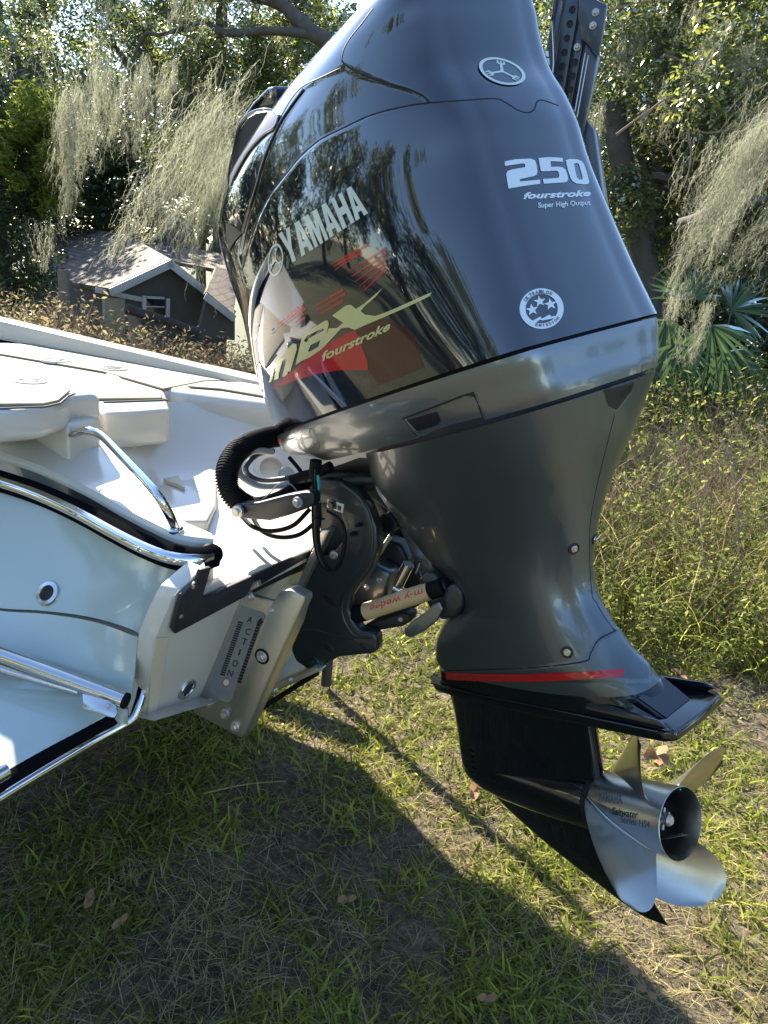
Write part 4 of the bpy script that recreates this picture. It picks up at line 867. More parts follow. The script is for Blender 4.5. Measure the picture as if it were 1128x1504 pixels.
# folded ladder tube
la, lb = U(-90, 928, z=.775), U(184, 1029, z=.715); ld = (lb-la)/np.linalg.norm(lb-la)
lt = tube('ladder_tube', [BL(la), BL(lb)], .0135, 'stainless', boat, seg=26)
lathe('tube_plug', [(-.002, .0), (-.002, .0142), (.003, .0142), (.0045, .012), (.005, 0)], BL(lb), ld, 'rubber', lt, seg=26)
lathe('plug_hole', [(0, 0), (0, .0025), (.001, .0025), (.001, 0)], BL(lb+ld*.0052), ld, 'gap_black', lt, seg=12)
tube('ladder_tube', [BL(U(-90, 955, z=.762)), BL(U(115, 1016, z=.70))], .008, 'stainless', boat, seg=18)
brn = A3([.25, -.8, .8]); brn = brn/np.linalg.norm(brn); brp = U(150, 1035, z=.712)
br = prism('ladder_bracket', [BL(UP(x, y, brp, brn)) for x, y in [(121, 1018), (160, 1029), (170, 1036), (173, 1046), (168, 1054), (160, 1053), (122, 1040)]], tuple(brn*-.005), 'stainless', boat, bev=.0015)
bolt('bracket_bolt', BL(UP(160, 1037, brp+brn*.001, brn)), tuple(brn), .006, 'galvanised', br)
lathe('platform_roller', [(-.01, 0), (-.01, .014), (.01, .014), (.01, 0)], BL(U(-1, 1137, z=.672)), (0, 1, 0), 'stainless', boat, seg=20)
# grab handle
hp = [U(103, 643, z=1.043), U(106, 639, z=1.068), U(125, 633, z=1.088), U(148, 639, z=1.088), U(175, 665, z=1.075), U(205, 697, z=1.058), U(232, 728, z=1.038), U(248, 755, z=1.005), U(257, 775, z=.975)]
gh = tube('grab_handle', [BL(p) for p in hp], .0088, 'chrome', boat, seg=22, smooth=10)
for p in (hp[0], hp[-1]): lathe('handle_flange', [(-.008, 0), (-.008, .015), (-.002, .015), (.001, .011), (.001, 0)], BL(p), (0, -.15, 1), 'chrome', gh, seg=24)

# starboard side of the hull (mostly hidden, gives the shade on the grass)
bprism('starboard_hull', [(-.62, .64, .90), (Gb[0], Gb[1]+.03, 1.05), (Gf[0], Gf[1]+.03, 1.0), (-6.5, .9, .6), (-1.0, .80, .62), (-.70, .70, .66)], (0, -.03, 0), 'gelcoat_white', .0)
raw('hull_bottom', [BL(p) for p in [(-.62, -.48, .64), (-.68, .1, .43), (-.63, .72, .62), (-6.5, .95, .6), (-6.5, .1, .40), (-6.5, -1.0, .6), (-1.2, -.62, .62)]], [(0, 1, 4, 5, 6), (1, 2, 3, 4)], 'gelcoat_white', boat)

# ================================================================ hoses and steering cylinder
def hose(name, pts, r, m, label, cat, group=None, smooth=8, seg=14):
    o = tube(name, pts, r, m, None, seg=seg, smooth=smooth); tag(o, label, cat, group); return o
# ribbed rigging hose
hp_ = catmull([U(412, 640, y=.02), U(385, 645, y=-.03), U(352, 660, y=-.10), U(334, 690, y=-.15), U(340, 725, y=-.16), U(372, 746, y=-.13), U(410, 738, y=-.08), U(440, 722, y=-.02), U(470, 708, y=.02)], 40)
L_ = np.concatenate([[0], np.cumsum([np.linalg.norm(b-a) for a, b in zip(hp_, hp_[1:])])]); nn_ = int(L_[-1]/.0013); tt = np.linspace(0, L_[-1], nn_)
hp2 = [A3([np.interp(t, L_, [p[k] for p in hp_]) for k in range(3)]) for t in tt]
bm = bmesh.new(); b_tube(bm, hp2, .02, 22, True, 0, [(.0245 if (i//2) % 2 == 0 else .0205) for i in range(nn_)])
o = obj('rigging_hose', bm, 'rubber', None, 70); tag(o, 'thick black ribbed hose looping from the motor into the boat well', 'hose')
hose('smooth_hose', [U(400, 664, y=-.03), U(375, 662, y=-.07), U(356, 672, y=-.10), U(350, 688, y=-.11), U(358, 702, y=-.10), U(385, 714, y=-.07), U(430, 710, y=-.03), U(465, 700, y=0)], .0075, 'hose_light', 'light grey hose curled inside the black ribbed hose', 'hose')
hose('smooth_hose', [U(402, 662, y=-.01), U(378, 668, y=-.05), U(362, 684, y=-.08), U(366, 698, y=-.08), U(390, 706, y=-.05), U(440, 699, y=-.02), U(470, 692, y=0)], .006, 'hose_grey', 'dark grey hose curled just inside the light grey one', 'hose')
hose('cable', [U(355, 758, y=-.12), U(372, 774, y=-.14), U(398, 780, y=-.14), U(430, 772, y=-.12), U(455, 748, y=-.08)], .0048, 'rubber', 'black cable sagging under the steering cylinder, shorter of two', 'cable')
hose('cable', [U(372, 762, y=-.10), U(385, 780, y=-.12), U(410, 789, y=-.12), U(440, 785, y=-.10), U(466, 765, y=-.06)], .0048, 'rubber', 'black cable sagging lowest under the steering cylinder', 'cable')
hose('cable', [U(425, 672, y=-.02), U(440, 690, y=-.03), U(450, 705, y=-.04)], .0045, 'rubber', 'short black cable running down from the lower cowling corner', 'cable')
hose('cable_sleeve', [U(428, 705, y=-.05), U(448, 698, y=-.05), U(466, 694, y=-.05), U(486, 684, y=-.05)], .0105, 'rubber', 'short fat black sleeve joining the hoses under the cowling', 'sleeve')
hose('cable_tie_tail', [U(372, 742, y=-.16), U(392, 728, y=-.17), U(412, 709, y=-.17), U(428, 712, y=-.16), U(450, 740, y=-.14)], .0011, 'hose_light', 'thin pale cable tie tail arching over the ribbed hose', 'cable tie', seg=6)
arm = thing('steering_cylinder', 'black steering link arm with a pale bolt at its free end', 'steering arm', tuple(U(348, 750, y=-.2)))
ao = U(348, 750, y=-.2); AL = lambda v: np.asarray(v, float)-ao
prism('link_arm', [AL(U(x, y, y=-.20)) for x, y in [(343, 741), (356, 739), (378, 738), (420, 727), (448, 722), (460, 724), (460, 742), (448, 748), (424, 757), (395, 765), (372, 763), (356, 762), (343, 758)]], (0, .03, 0), 'scoop_black', arm, bev=.005, seg=3)
lathe('end_washer', [(-.012, 0), (-.012, .0125), (.004, .0125), (.005, .011), (.005, 0)], AL(U(349, 751, y=-.203)), (0, -1, 0), 'galvanised', arm, seg=22)
bolt('end_bolt', AL(U(349, 751, y=-.209)), (0, -1, 0), .012, 'galvanised', arm)
bolt('arm_bolt', AL(U(437, 738, y=-.203)), (0, -1, 0), .011, 'zinc', arm)
wires = thing('wire_bundle', 'black and teal wires hanging in a loop in front of the bracket', 'wires', tuple(U(465, 700, y=-.13)))
wo = U(465, 700, y=-.13); WL = lambda v: np.asarray(v, float)-wo
lathe('wire_gland', [(-.02, 0), (-.02, .012), (0, .013), (.02, .009), (.024, 0)], WL(U(463, 690, y=-.12)), (0, 0, -1), 'rubber', wires, seg=18)
for dx, m_, dd in ((-4, 'rubber', 0), (-1.5, 'hose_grey', 2), (1, 'rubber', -2), (3.5, 'rubber', 1)):
    tube('wire', [WL(U(x, y, y=-.135+dd*.001)) for x, y in [(464+dx, 690), (464+dx, 720), (464+dx*1.2, 760), (466+dx, 800), (475+dx, 828), (488+dx*.8, 838), (500+dx*.5, 826), (506+dx*.4, 800), (506+dx*.3, 780), (498, 762), (480, 750)]], .0026, m_, wires, seg=8, smooth=6)
tube('teal_wire', [WL(U(x, y, y=-.142)) for x, y in [(467, 698), (468.5, 715), (469, 738)]], .003, 'teal_wire', wires, seg=8, smooth=4)
tube('wire_sheath', [WL(U(x, y, y=-.138)) for x, y in [(467, 736), (468, 760), (467, 772)]], .0062, 'rubber', wires, seg=12, smooth=4)
tube('cable_tie', [WL(U(460, 761, y=-.145)), WL(U(468, 763, y=-.148)), WL(U(477, 762, y=-.14))], .002, 'rubber', wires, seg=6)

# ================================================================ shallow water anchor, folded up behind the motor
YA = .32
anc = thing('shallow_water_anchor', 'dark grey folded anchor arm with round holes and pale bolts behind the cowling', 'anchor', tuple(U(860, 100, y=YA)))
co = U(860, 100, y=YA); QL = lambda v: np.asarray(v, float)-co
def aprism(name, pix, y, th, m, bev=.002, parent=anc, **kw): return prism(name, [QL(U(px, py, y=y)) for px, py in pix], (0, th, 0), m, parent, bev=bev, **kw)
Z7 = lambda pts: [(780+x/7.52, y/7.52) for x, y in pts]
aprism('arm_channel', Z7([(270, -120), (700, -120), (735, 620), (560, 1450), (300, 1450), (240, 900), (230, 600)]), YA, .03, 'anchor_grey', .004)
aprism('arm_rib', Z7([(385, -120), (540, -120), (510, 180), (440, 560), (380, 920), (330, 1200), (240, 1200), (250, 850), (300, 400)]), YA-.012, .012, 'anchor_grey', .003)
aprism('arm_rib', Z7([(500, 420), (580, 440), (560, 560), (500, 860), (430, 1250), (380, 1250), (440, 860)]), YA-.010, .010, 'anchor_grey', .003)
aprism('arm_tube', Z7([(600, 470), (735, 610), (650, 1060), (560, 1480), (460, 1450), (540, 950)]), YA-.014, .014, 'anchor_grey', .003)
aprism('hinge_plate', Z7([(530, -120), (700, -20), (775, 20), (838, 42), (820, 160), (742, 620), (550, 410), (515, 190)]), YA-.028, .014, 'anchor_grey', .003)
aprism('side_fairing', Z7([(250, -120), (300, -120), (240, 230), (255, 560), (245, 850), (200, 900), (150, 620), (155, 560), (205, 300)]), YA-.03, .02, 'anchor_grey', .004)
for px, py in ((455, 105), (427, 262), (398, 422), (370, 577), (343, 733), (322, 870), (488, 685), (460, 838), (438, 990)):
    c = QL(U(780+px/7.52, py/7.52, y=YA-.0125)); lathe('lightening_hole', [(0, 0), (0, .0062), (.0012, .0066), (.0012, .005), (.0004, .0045), (.0004, 0)], c, (0, -1, 0), 'gap_black', anc, seg=18)
for px, py in ((712, 135), (683, 282), (510, 520)): bolt('hinge_bolt', QL(U(780+px/7.52, py/7.52, y=YA-.0285 if px > 600 else YA-.0125)), (0, -1, 0), .0072, 'galvanised', anc)
for a, b in (((598, 585), (485, 1230)), ((632, 612), (508, 1290))):
    aprism('white_stripe', Z7([(a[0]-5, a[1]), (a[0]+5, a[1]), (b[0]+5, b[1]), (b[0]-5, b[1])]), YA-.0155, .001, 'white_decal', 0)
aprism('white_stripe', Z7([(222, 230), (232, 230), (252, 560), (254, 700), (240, 840), (228, 835), (242, 700), (240, 560)]), YA-.0312, .001, 'white_decal', 0)
aprism('white_lettering', Z7([(160, 560), (192, 562), (195, 625), (165, 620)]), YA-.0312, .001, 'white_decal', 0)
aprism('white_lettering', Z7([(160, 640), (200, 645), (205, 712), (168, 706)]), YA-.0312, .001, 'white_decal', 0)
aprism('white_lettering', Z7([(170, 728), (200, 730), (203, 750), (180, 750)]), YA-.0312, .001, 'white_decal', 0)
aprism('support_post', [(845, 150), (872, 190), (905, 420), (880, 420), (840, 250)], YA+.02, .05, 'anchor_grey', .004)

# post added on the far side of the stern to cast the thin shadow strip
gpo = tube('shadow_post', [np.array([-1.0, .86, float(GZ)]), np.array([-1.04, .93, .4]), np.array([-1.08, 1.0, .86])], .02, 'matt_black', None, seg=14); tag(gpo, 'black post added beyond the starboard stern, leaning outwards to cast a thin shadow strip', 'post')

tr_o = np.array([-3.0, .75, .2]); trl = thing('added_trailer', 'dark hidden trailer frame with tall board, added under the far side of the hull to shade the ground', 'trailer', tuple(tr_o))  # unseen trailer, added for its shadow on the ground
TL_ = lambda v: np.asarray(v, float)-tr_o
boxb('shade_board', (-.6, .0, .22), (5.0, .09, .40), 'rubber', trl, bev=.012)  # tall board added to block sun passing under the hull
boxb('frame_rail', (-.6, .12, -.02), (5.0, .06, .09), 'galvanised', trl, bev=.004)
boxb('cross_beam', (.6, -.75, -.02), (.07, 1.7, .08), 'galvanised', trl, bev=.004)
# ================================================================ ground
def ground_h(x, y):
    x = np.asarray(x, float); y = np.asarray(y, float)
    t = -.75*x+.66*y; s = np.clip(t-5.0, 0, None); h = -np.minimum(.13*s*sst(s/4), 2.2)
    s2 = np.clip(y-7.5, 0, None); h = h-np.minimum(.05*s2, .8)
    far = np.hypot(x, y); h = np.where(far > 60, h+0, h)
    return GZ+h+.018*np.sin(x*1.7+.5)*np.cos(y*1.3)+.01*np.sin(x*4.1+y*3.3)-.006
def grid_axis(n1, r1, r2, n2):
    a = np.linspace(-r1, r1, n1); b = r1*np.power(r2/r1, np.linspace(0, 1, n2)[1:]); return np.concatenate([-b[::-1], a, b])
ax_ = grid_axis(140, 14, 900, 26); gx, gy = np.meshgrid(ax_, ax_, indexing='ij'); gz = ground_h(gx, gy); n = len(ax_)
idx = np.arange(n*n).reshape(n, n)
fq = np.stack([idx[:-1, :-1], idx[1:, :-1], idx[1:, 1:], idx[:-1, 1:]], -1).reshape(-1, 4)
gm_, gt, gb = nodes_of('soil'); N = gt.nodes.new; Lk = gt.links.new
tc = N('ShaderNodeTexCoord'); n1 = N('ShaderNodeTexNoise'); n1.inputs['Scale'].default_value = 3.2; n1.inputs['Detail'].default_value = 9; n1.inputs['Roughness'].default_value = .68; Lk(tc.outputs['Object'], n1.inputs['Vector'])
n2 = N('ShaderNodeTexNoise'); n2.inputs['Scale'].default_value = 38; n2.inputs['Detail'].default_value = 8; Lk(tc.outputs['Object'], n2.inputs['Vector'])
cr1 = N('ShaderNodeValToRGB'); e = cr1.color_ramp.elements; e[0].position = .38; e[0].color = (.03, .022, .016, 1); e[1].position = .62; e[1].color = (.17, .125, .08, 1)
e = cr1.color_ramp.elements.new(.5); e.color = (.075, .06, .035, 1)
mxx = N('ShaderNodeMath'); mxx.operation = 'MULTIPLY_ADD'; mxx.inputs[1].default_value = .5; Lk(n2.outputs['Fac'], mxx.inputs[0]); 
m2_ = N('ShaderNodeMath'); m2_.operation = 'MULTIPLY'; m2_.inputs[1].default_value = .5; Lk(n1.outputs['Fac'], m2_.inputs[0]); Lk(m2_.outputs[0], mxx.inputs[2]); Lk(mxx.outputs[0], cr1.inputs[0]); ln_ = N('ShaderNodeVectorMath'); ln_.operation = 'LENGTH'; Lk(tc.outputs['Object'], ln_.inputs[0]); mr_ = N('ShaderNodeMapRange'); mr_.inputs['From Min'].default_value = 2.2; mr_.inputs['From Max'].default_value = 6; mr_.inputs['To Max'].default_value = .75; Lk(ln_.outputs['Value'], mr_.inputs['Value'])
mg_ = N('ShaderNodeMix'); mg_.data_type = 'RGBA'; Lk(mr_.outputs[0], mg_.inputs['Factor']); Lk(cr1.outputs[0], mg_.inputs['A']); mg_.inputs['B'].default_value = (.06, .075, .025, 1); Lk(mg_.outputs['Result'], gb.inputs['Base Color']); gb.inputs['Roughness'].default_value = .95
bp = N('ShaderNodeBump'); bp.inputs['Strength'].default_value = .8; bp.inputs['Distance'].default_value = .02; Lk(n2.outputs['Fac'], bp.inputs['Height']); Lk(bp.outputs[0], gb.inputs['Normal'])
MATS['soil'] = gm_
def npmesh(name, verts, faces, m, parent=None, smooth=False, nside=4, **props):
    me = bpy.data.meshes.new('mesh'); nv, nf = len(verts), len(faces)
    me.vertices.add(nv); me.vertices.foreach_set('co', np.ascontiguousarray(verts, dtype=np.float32).ravel())
    me.loops.add(nf*nside); me.loops.foreach_set('vertex_index', np.ascontiguousarray(faces, dtype=np.int32).ravel())
    me.polygons.add(nf); me.polygons.foreach_set('loop_start', np.arange(nf, dtype=np.int32)*nside)
    me.polygons.foreach_set('loop_total', np.full(nf, nside, dtype=np.int32))
    if smooth: me.polygons.foreach_set('use_smooth', np.ones(nf, dtype=bool))
    me.update(); me.validate(); return newobj(name, me, m, parent, **props)
npmesh('ground', np.stack([gx, gy, gz], -1).reshape(-1, 3), fq, 'soil', None, True, kind='structure')

# ---------------------------------------------------------------- leaf colours
leafmat('grass_green', (.085, .115, .028), (.36, .39, .08), gloss=.0, tr=.6, rough=.45, wob=1.4)
leafmat('grass_straw', (.40, .34, .17), (.09, .07, .04), gloss=.0, tr=.35, rough=.6, wob=2)
leafmat('oak_leaf', (.045, .062, .018), (.14, .15, .05), gloss=.16, tr=.45, rough=.4, wob=.8)
leafmat('oak_leaf_far', (.045, .065, .025), (.13, .145, .06), gloss=.12, tr=.45, rough=.35, wob=.4)
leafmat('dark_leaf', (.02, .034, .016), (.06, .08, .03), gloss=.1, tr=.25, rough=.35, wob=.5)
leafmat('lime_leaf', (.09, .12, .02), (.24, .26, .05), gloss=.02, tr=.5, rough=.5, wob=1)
leafmat('weed_leaf', (.06, .085, .022), (.19, .20, .055), gloss=.004, tr=.5, rough=.4, wob=2)
leafmat('brush_leaf', (.13, .085, .06), (.21, .19, .09), gloss=.005, tr=.4, rough=.5, wob=1.5)
leafmat('twig', (.13, .085, .065), (.30, .22, .17), gloss=.0, tr=.05, rough=.6, wob=3)
leafmat('moss', (.10, .11, .08), (.26, .26, .19), gloss=.01, tr=.5, rough=.7, wob=1.2)
leafmat('palm_leaf', (.03, .06, .02), (.07, .11, .035), gloss=.4, tr=.3, rough=.3, wob=2)
leafmat('dead_leaf', (.26, .14, .07), (.36, .22, .12), gloss=.1, tr=.3, rough=.5, wob=9)
mat('bark', (.07, .058, .046), .9, var=.5, scale=9, bump=.8, bscale=22, dirt=((.14, .13, .10), 7, .55, .6))
mat('post_wood', (.15, .125, .10), .9, var=.4, scale=14, bump=.7, bscale=40)
mat('burnt_wood', (.03, .026, .024), .85, var=.5, scale=12, bump=.7, bscale=40)

# ---------------------------------------------------------------- grass
def blades(name, P, L, Wd, lean, m, seg=3, seed=1, curl=.6, **props):
    """P base points, L length, Wd width, lean angle from vertical"""
    r = np.random.default_rng(seed); n = len(P); az = r.uniform(0, 2*np.pi, n); d = np.stack([np.cos(az), np.sin(az), np.zeros(n)], -1)
    s_ = np.stack([-np.sin(az), np.cos(az), np.zeros(n)], -1); tw = r.uniform(-.6, .6, n)[:, None]; s_ = s_*np.cos(tw)+np.array([0, 0, 1.])*np.sin(tw)
    pos = P.copy(); V = []; ang = lean.copy()
    for k in range(seg+1):
        wd = (Wd*(1-(k/seg)**2.2)+.0002)[:, None]*.5
        V += [pos-s_*wd, pos+s_*wd]
        st = L/seg; pos = pos+d*(np.sin(ang)*st)[:, None]+np.array([0, 0, 1.])*(np.cos(ang)*st)[:, None]; ang = ang+curl*r.uniform(.2, 1, n)/seg*1.6
    V = np.stack(V, 1); nv = 2*(seg+1); base = (np.arange(n)*nv)[:, None, None]
    q = np.array([[2*k, 2*k+1, 2*k+3, 2*k+2] for k in range(seg)])[None]; Fc = (base+q).reshape(-1, 4)
    return npmesh(name, V.reshape(-1, 3), Fc, m, None, **props)
def noise2(x, y, s, seed=0):
    r = np.random.default_rng(seed); v = 0
    for k in range(6):
        a = r.uniform(0, 6.28); f = s*(1.0+.7*k); v = v+np.sin((x*np.cos(a)+y*np.sin(a))*f+r.uniform(0, 6.28))/(1+.35*k)
    return v/2.4
def scatter(n, seed, r0=.45, r1=11, pw=1.55, a0=-62, a1=58):
    """denser close to where the grass can be seen singly, thinning with distance"""
    r = np.random.default_rng(seed); u = r.uniform(0, 1, n); k = 2-pw; R = (r0**k+u*(r1**k-r0**k))**(1/k)
    th = np.radians(r.uniform(a0, a1, n)+25.2); x = .2346-np.sin(th)*R; y = -1.41+np.cos(th)*R
    return x, y, R
x, y, R_ = scatter(235000, 3); g = noise2(x, y, 3.1, 5)+.9*noise2(x, y, 11, 6); keep = g > np.random.default_rng(1).uniform(-.9, .9, len(x)); x, y, R_ = x[keep], y[keep], R_[keep]
rr = np.random.default_rng(11); n = len(x); P = np.stack([x, y, ground_h(x, y)], -1); sc = (1+.12*R_)
blades('grass', P, rr.uniform(.02, .062, n)*np.minimum(sc, 1.9), rr.uniform(.003, .0072, n)*np.minimum(sc, 2.2), rr.uniform(.55, 1.5, n), 'grass_green', 3, 12, kind='stuff', label='green broad bladed lawn grass on the ground', category='grass')
x, y, R_ = scatter(115000, 4, r1=9); P = np.stack([x, y, ground_h(x, y)+.002+.006*np.random.default_rng(2).random(len(x))], -1); n = len(x); rr = np.random.default_rng(21); sc = (1+.12*R_)
blades('dry_grass', P, rr.uniform(.025, .075, n)*np.minimum(sc, 1.8), rr.uniform(.0009, .0023, n)*np.minimum(sc, 2.2), rr.uniform(.9, 1.65, n), 'grass_straw', 2, 22, curl=.3, kind='stuff', label='dead straw coloured grass lying between the green blades', category='dry grass')

# ---------------------------------------------------------------- leaf clouds
def leafcloud(name, C, rad_, cnt, size, m, parent=None, seed=0, flat=.5, asp=.42, **props):
    r = np.random.default_rng(seed); C = np.asarray(C, float); k = len(C); cnt = np.broadcast_to(cnt, k).astype(int); rad_ = np.broadcast_to(np.asarray(rad_, float), (k,) if np.ndim(rad_) == 0 else np.shape(rad_))
    if rad_.ndim == 1: rad_ = np.repeat(rad_[:, None], 3, 1)
    idx = np.repeat(np.arange(k), cnt); n = len(idx)
    dv = r.normal(0, 1, (n, 3)); dv /= np.linalg.norm(dv, axis=1)[:, None]; dv *= (r.random(n)**.45)[:, None]; pos = C[idx]+dv*rad_[idx]
    nr = r.normal(0, 1, (n, 3)); nr[:, 2] = np.abs(nr[:, 2])+flat; nr /= np.linalg.norm(nr, axis=1)[:, None]
    t = np.cross(nr, r.normal(0, 1, (n, 3))); t /= np.linalg.norm(t, axis=1)[:, None]; b = np.cross(nr, t)
    s_ = (size*r.uniform(.6, 1.35, n))[:, None]; V = np.stack([pos-t*s_*.5, pos+b*s_*asp*.5-t*s_*.05+nr*s_*.06, pos+t*s_*.5, pos-b*s_*asp*.5-t*s_*.05+nr*s_*.06], 1)
    Fc = (np.arange(n)*4)[:, None]+np.array([0, 1, 2, 3]); return npmesh(name, V.reshape(-1, 3), Fc, m, parent, **props)
def limb(name, pts, r0, r1, parent, m='bark', seg=8, smooth=5):
    r = random.Random(len(pts)*7+int(abs(pts[0][0])*100)); return tube(name, pts, r0, m, parent, seg=seg, smooth=smooth, radii=[r0, (r0+r1)/2, r1])
def tree(name, label, base, ctr, rxyz, nclump, nleaf, size, m, trunk_r, seed, clump_r=.55, cat='tree', lean=None, group=None, gap=0.0, limbs=7, flat=.5):
    """trunk from the base, limbs reaching into clumps of leaves filling the crown"""
    r = np.random.default_rng(seed); base = np.array(base, float); ctr = np.array(ctr, float); rx = np.array(rxyz, float)
    root = thing(name, label, cat, tuple(base), group)
    C = []
    while len(C) < nclump:
        v = r.uniform(-1, 1, 3); q = np.linalg.norm(v)
        if q < 1 and q > .25 and noise2(v[0]*3+seed, v[2]*3+v[1], 1.6, seed) > gap-.6: C.append(ctr+v*rx-base)
    C = np.array(C); top = ctr-base; k = top*np.array([.15, .15, .45])
    limb('trunk', [np.array([0, 0, -.3]), k*.5+np.array([.02, .05, 0]), k, top*np.array([.6, .6, .8]), top+np.array([0, 0, rx[2]*.5])], trunk_r, trunk_r*.25, root)
    for i in range(limbs):
        e_ = C[r.integers(len(C))]; s0 = k+(top-k)*r.uniform(0, .7); mdp = (s0+e_)/2+r.normal(0, .2, 3)*rx*.25+np.array([0, 0, .1*rx[2]])
        limb('limb', [s0, s0*.6+mdp*.4+r.normal(0, .06, 3), mdp, mdp*.4+e_*.6+r.normal(0, .1, 3), e_], trunk_r*.45, trunk_r*.08, root, seg=6, smooth=4)
    root_clumps[root.name] = C
    if cat == 'tree' and m.startswith('oak'): leafcloud('lit_foliage', C[::2], clump_r*.9, nleaf//nclump//4+1, size, 'lime_leaf', root, seed+7, flat=flat, kind='stuff')  # lighter leaf colour puts sunlit highlights into the oak crowns
    leafcloud('crown', C, clump_r*r.uniform(.6, 1.3, len(C)), nleaf//nclump, size, m, root, seed+1, flat=flat, kind='stuff')
    return root
def strands(starts, dirs, lens, wob, r, wmin=.0011, wmax=.0028, K=10, curls=7):
    """fine frizzy strands: random walks hanging from their start points"""
    V = []; Fc = []; o = 0
    for s0, dd, ln in zip(starts, dirs, lens):
        st = ln/K; dv = dd+r.normal(0, wob, (K, 3)); p = np.vstack([s0, s0+np.cumsum(dv*st, 0)])
        a_ = r.uniform(-1.2, 1.2); sd = (CR_*math.cos(a_)+CD_*math.sin(a_))*r.uniform(wmin, wmax)*.5; tp = (1-.75*np.linspace(0, 1, K+1))[:, None]
        V.append(p-sd*tp); V.append(p+sd*tp); k = np.arange(K); Fc.append(np.stack([o+k, o+K+1+k, o+K+2+k, o+k+1], -1)); o += 2*(K+1)
        ki = r.integers(0, K, curls); A_ = p[ki]; B_ = A_+r.normal(0, .016, (curls, 3))+np.array([0, 0, -.012]); s2 = sd*.55
        V.append(np.stack([A_-s2, A_+s2, B_+s2*.5, B_-s2*.5], 1).reshape(-1, 3)); Fc.append((np.arange(curls)*4)[:, None]+np.array([0, 1, 2, 3])+o); o += 4*curls
    return np.vstack(V), np.vstack(Fc)
def tree_moss(root, centres, seed, n=45):
    """small beards all through a crown"""
    r = np.random.default_rng(seed); st = []; dr = []; ln = []
    for c in centres:
        h = r.uniform(.25, .8); w_ = r.uniform(.05, .14)
        for _ in range(n):
            u = r.random()**1.3; st.append(np.array(c)+r.normal(0, 1, 3)*w_*(1-.6*u)*[1, 1, .4]+[0, 0, -h*u]); dr.append(np.array([-.08, -.05, -1.])); ln.append(r.uniform(.1, .3))
    V, Fc = strands(st, dr, ln, .45, r, .003, .007, K=7, curls=4); npmesh('moss_beard', V, Fc, 'moss', root, kind='stuff')
root_clumps = {}
def gp(px, py, d, up=0):   # point seen at a pixel at depth d; and the ground below it
    p = U(px, py, d=d); return p, np.array([p[0], p[1], float(ground_h(p[0], p[1]))])

# right-hand side: oaks, behind them denser trees
c, g_ = gp(985, 150, 9.5); tree('live_oak', 'spreading dark oak with hanging moss on the right, nearest the anchor', gp(915, 560, 9)[1], c, (2.6, 1.8, 2.4), 150, 60000, .075, 'oak_leaf', .24, 31, .42, limbs=14)
c, g_ = gp(1120, 120, 8.0); tree('live_oak', 'oak at the right edge of the picture with pale moss over its lower boughs', gp(1180, 560, 8)[1], c, (1.6, 1.6, 2.2), 80, 30000, .07, 'oak_leaf', .2, 32, .4, limbs=10, gap=.1)
c, g_ = gp(930, 330, 13); tree('dark_tree', 'dense dark evergreen behind the right oak, its foliage reaching the ground', g_, c, (2.6, 2.0, 2.6), 90, 34000, .11, 'dark_leaf', .2, 33, .6, limbs=6)
c, g_ = gp(1090, 420, 12.5); tree('dark_tree', 'dense dark evergreen low at the right edge behind the palmetto', g_, c, (2.4, 2.0, 2.0), 70, 26000, .10, 'dark_leaf', .2, 34, .6, limbs=6, gap=.15)
c, g_ = gp(860, 60, 18); tree('tall_tree', 'tall tree far behind the cowling on the right', g_, c, (4.5, 3, 5), 110, 30000, .16, 'oak_leaf_far', .3, 35, .9, limbs=8)
c, g_ = gp(1110, -20, 18); tree('tall_tree', 'tall tree far back at the upper right corner', g_, c, (4.5, 3, 4.5), 90, 26000, .16, 'oak_leaf_far', .3, 36, .9, limbs=8)
# left-hand side
c, g_ = gp(260, 60, 11.5); oakL = tree('live_oak', 'old oak hung with long grey moss in front of the house on the left', gp(420, 300, 13)[1], c, (2.7, 2.2, 1.6), 120, 46000, .075, 'oak_leaf', .26, 41, .36, limbs=16, gap=.12)
c, g_ = gp(35, 70, 14); tree('live_oak', 'oak at the upper left corner with blue sky showing through', g_, c, (2.2, 2, 2.2), 28, 9500, .09, 'oak_leaf_far', .2, 42, .45, limbs=12, gap=.25)
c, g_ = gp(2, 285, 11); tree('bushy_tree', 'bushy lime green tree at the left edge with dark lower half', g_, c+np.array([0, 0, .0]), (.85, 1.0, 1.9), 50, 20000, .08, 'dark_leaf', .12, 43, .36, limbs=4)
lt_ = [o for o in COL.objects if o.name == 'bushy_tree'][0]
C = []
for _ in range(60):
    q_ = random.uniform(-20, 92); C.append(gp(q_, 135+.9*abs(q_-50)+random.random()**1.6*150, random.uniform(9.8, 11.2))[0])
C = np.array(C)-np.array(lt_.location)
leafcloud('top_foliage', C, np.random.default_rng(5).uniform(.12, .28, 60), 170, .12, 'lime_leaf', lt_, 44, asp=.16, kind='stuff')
for i, (px, py, d, rx, lab) in enumerate(((150, 255, 27, 5, 'dark evergreen standing behind the house roof, farthest left'), (300, 230, 29, 5.5, 'dark evergreen standing behind the house, in the middle of the far trees'), (430, 200, 26, 5, 'dark evergreen behind the house, hidden partly by the cowling'), (-30, 240, 24, 5, 'dark evergreen behind the lime green tree at the left edge'), (640, 160, 26, 6, 'dark evergreen far behind the motor'))):
    c, g_ = gp(px, py, d); tree('evergreen', lab, g_, c, (rx, 3.5, 3.6), 90, 16000, .26, 'dark_leaf', .3, 50+i, 1.0, limbs=5, gap=-.1)
for i, (px, py, d, lab) in enumerate(((330, 40, 22, 'pale leaved tree high behind the mossy oak'), )):
    c, g_ = gp(px, py, d); tree('tall_tree', lab, g_, c, (3.0, 2.5, 2.0), 24, 6000, .13, 'oak_leaf_far', .25, 60+i, .7, limbs=9, gap=.2)
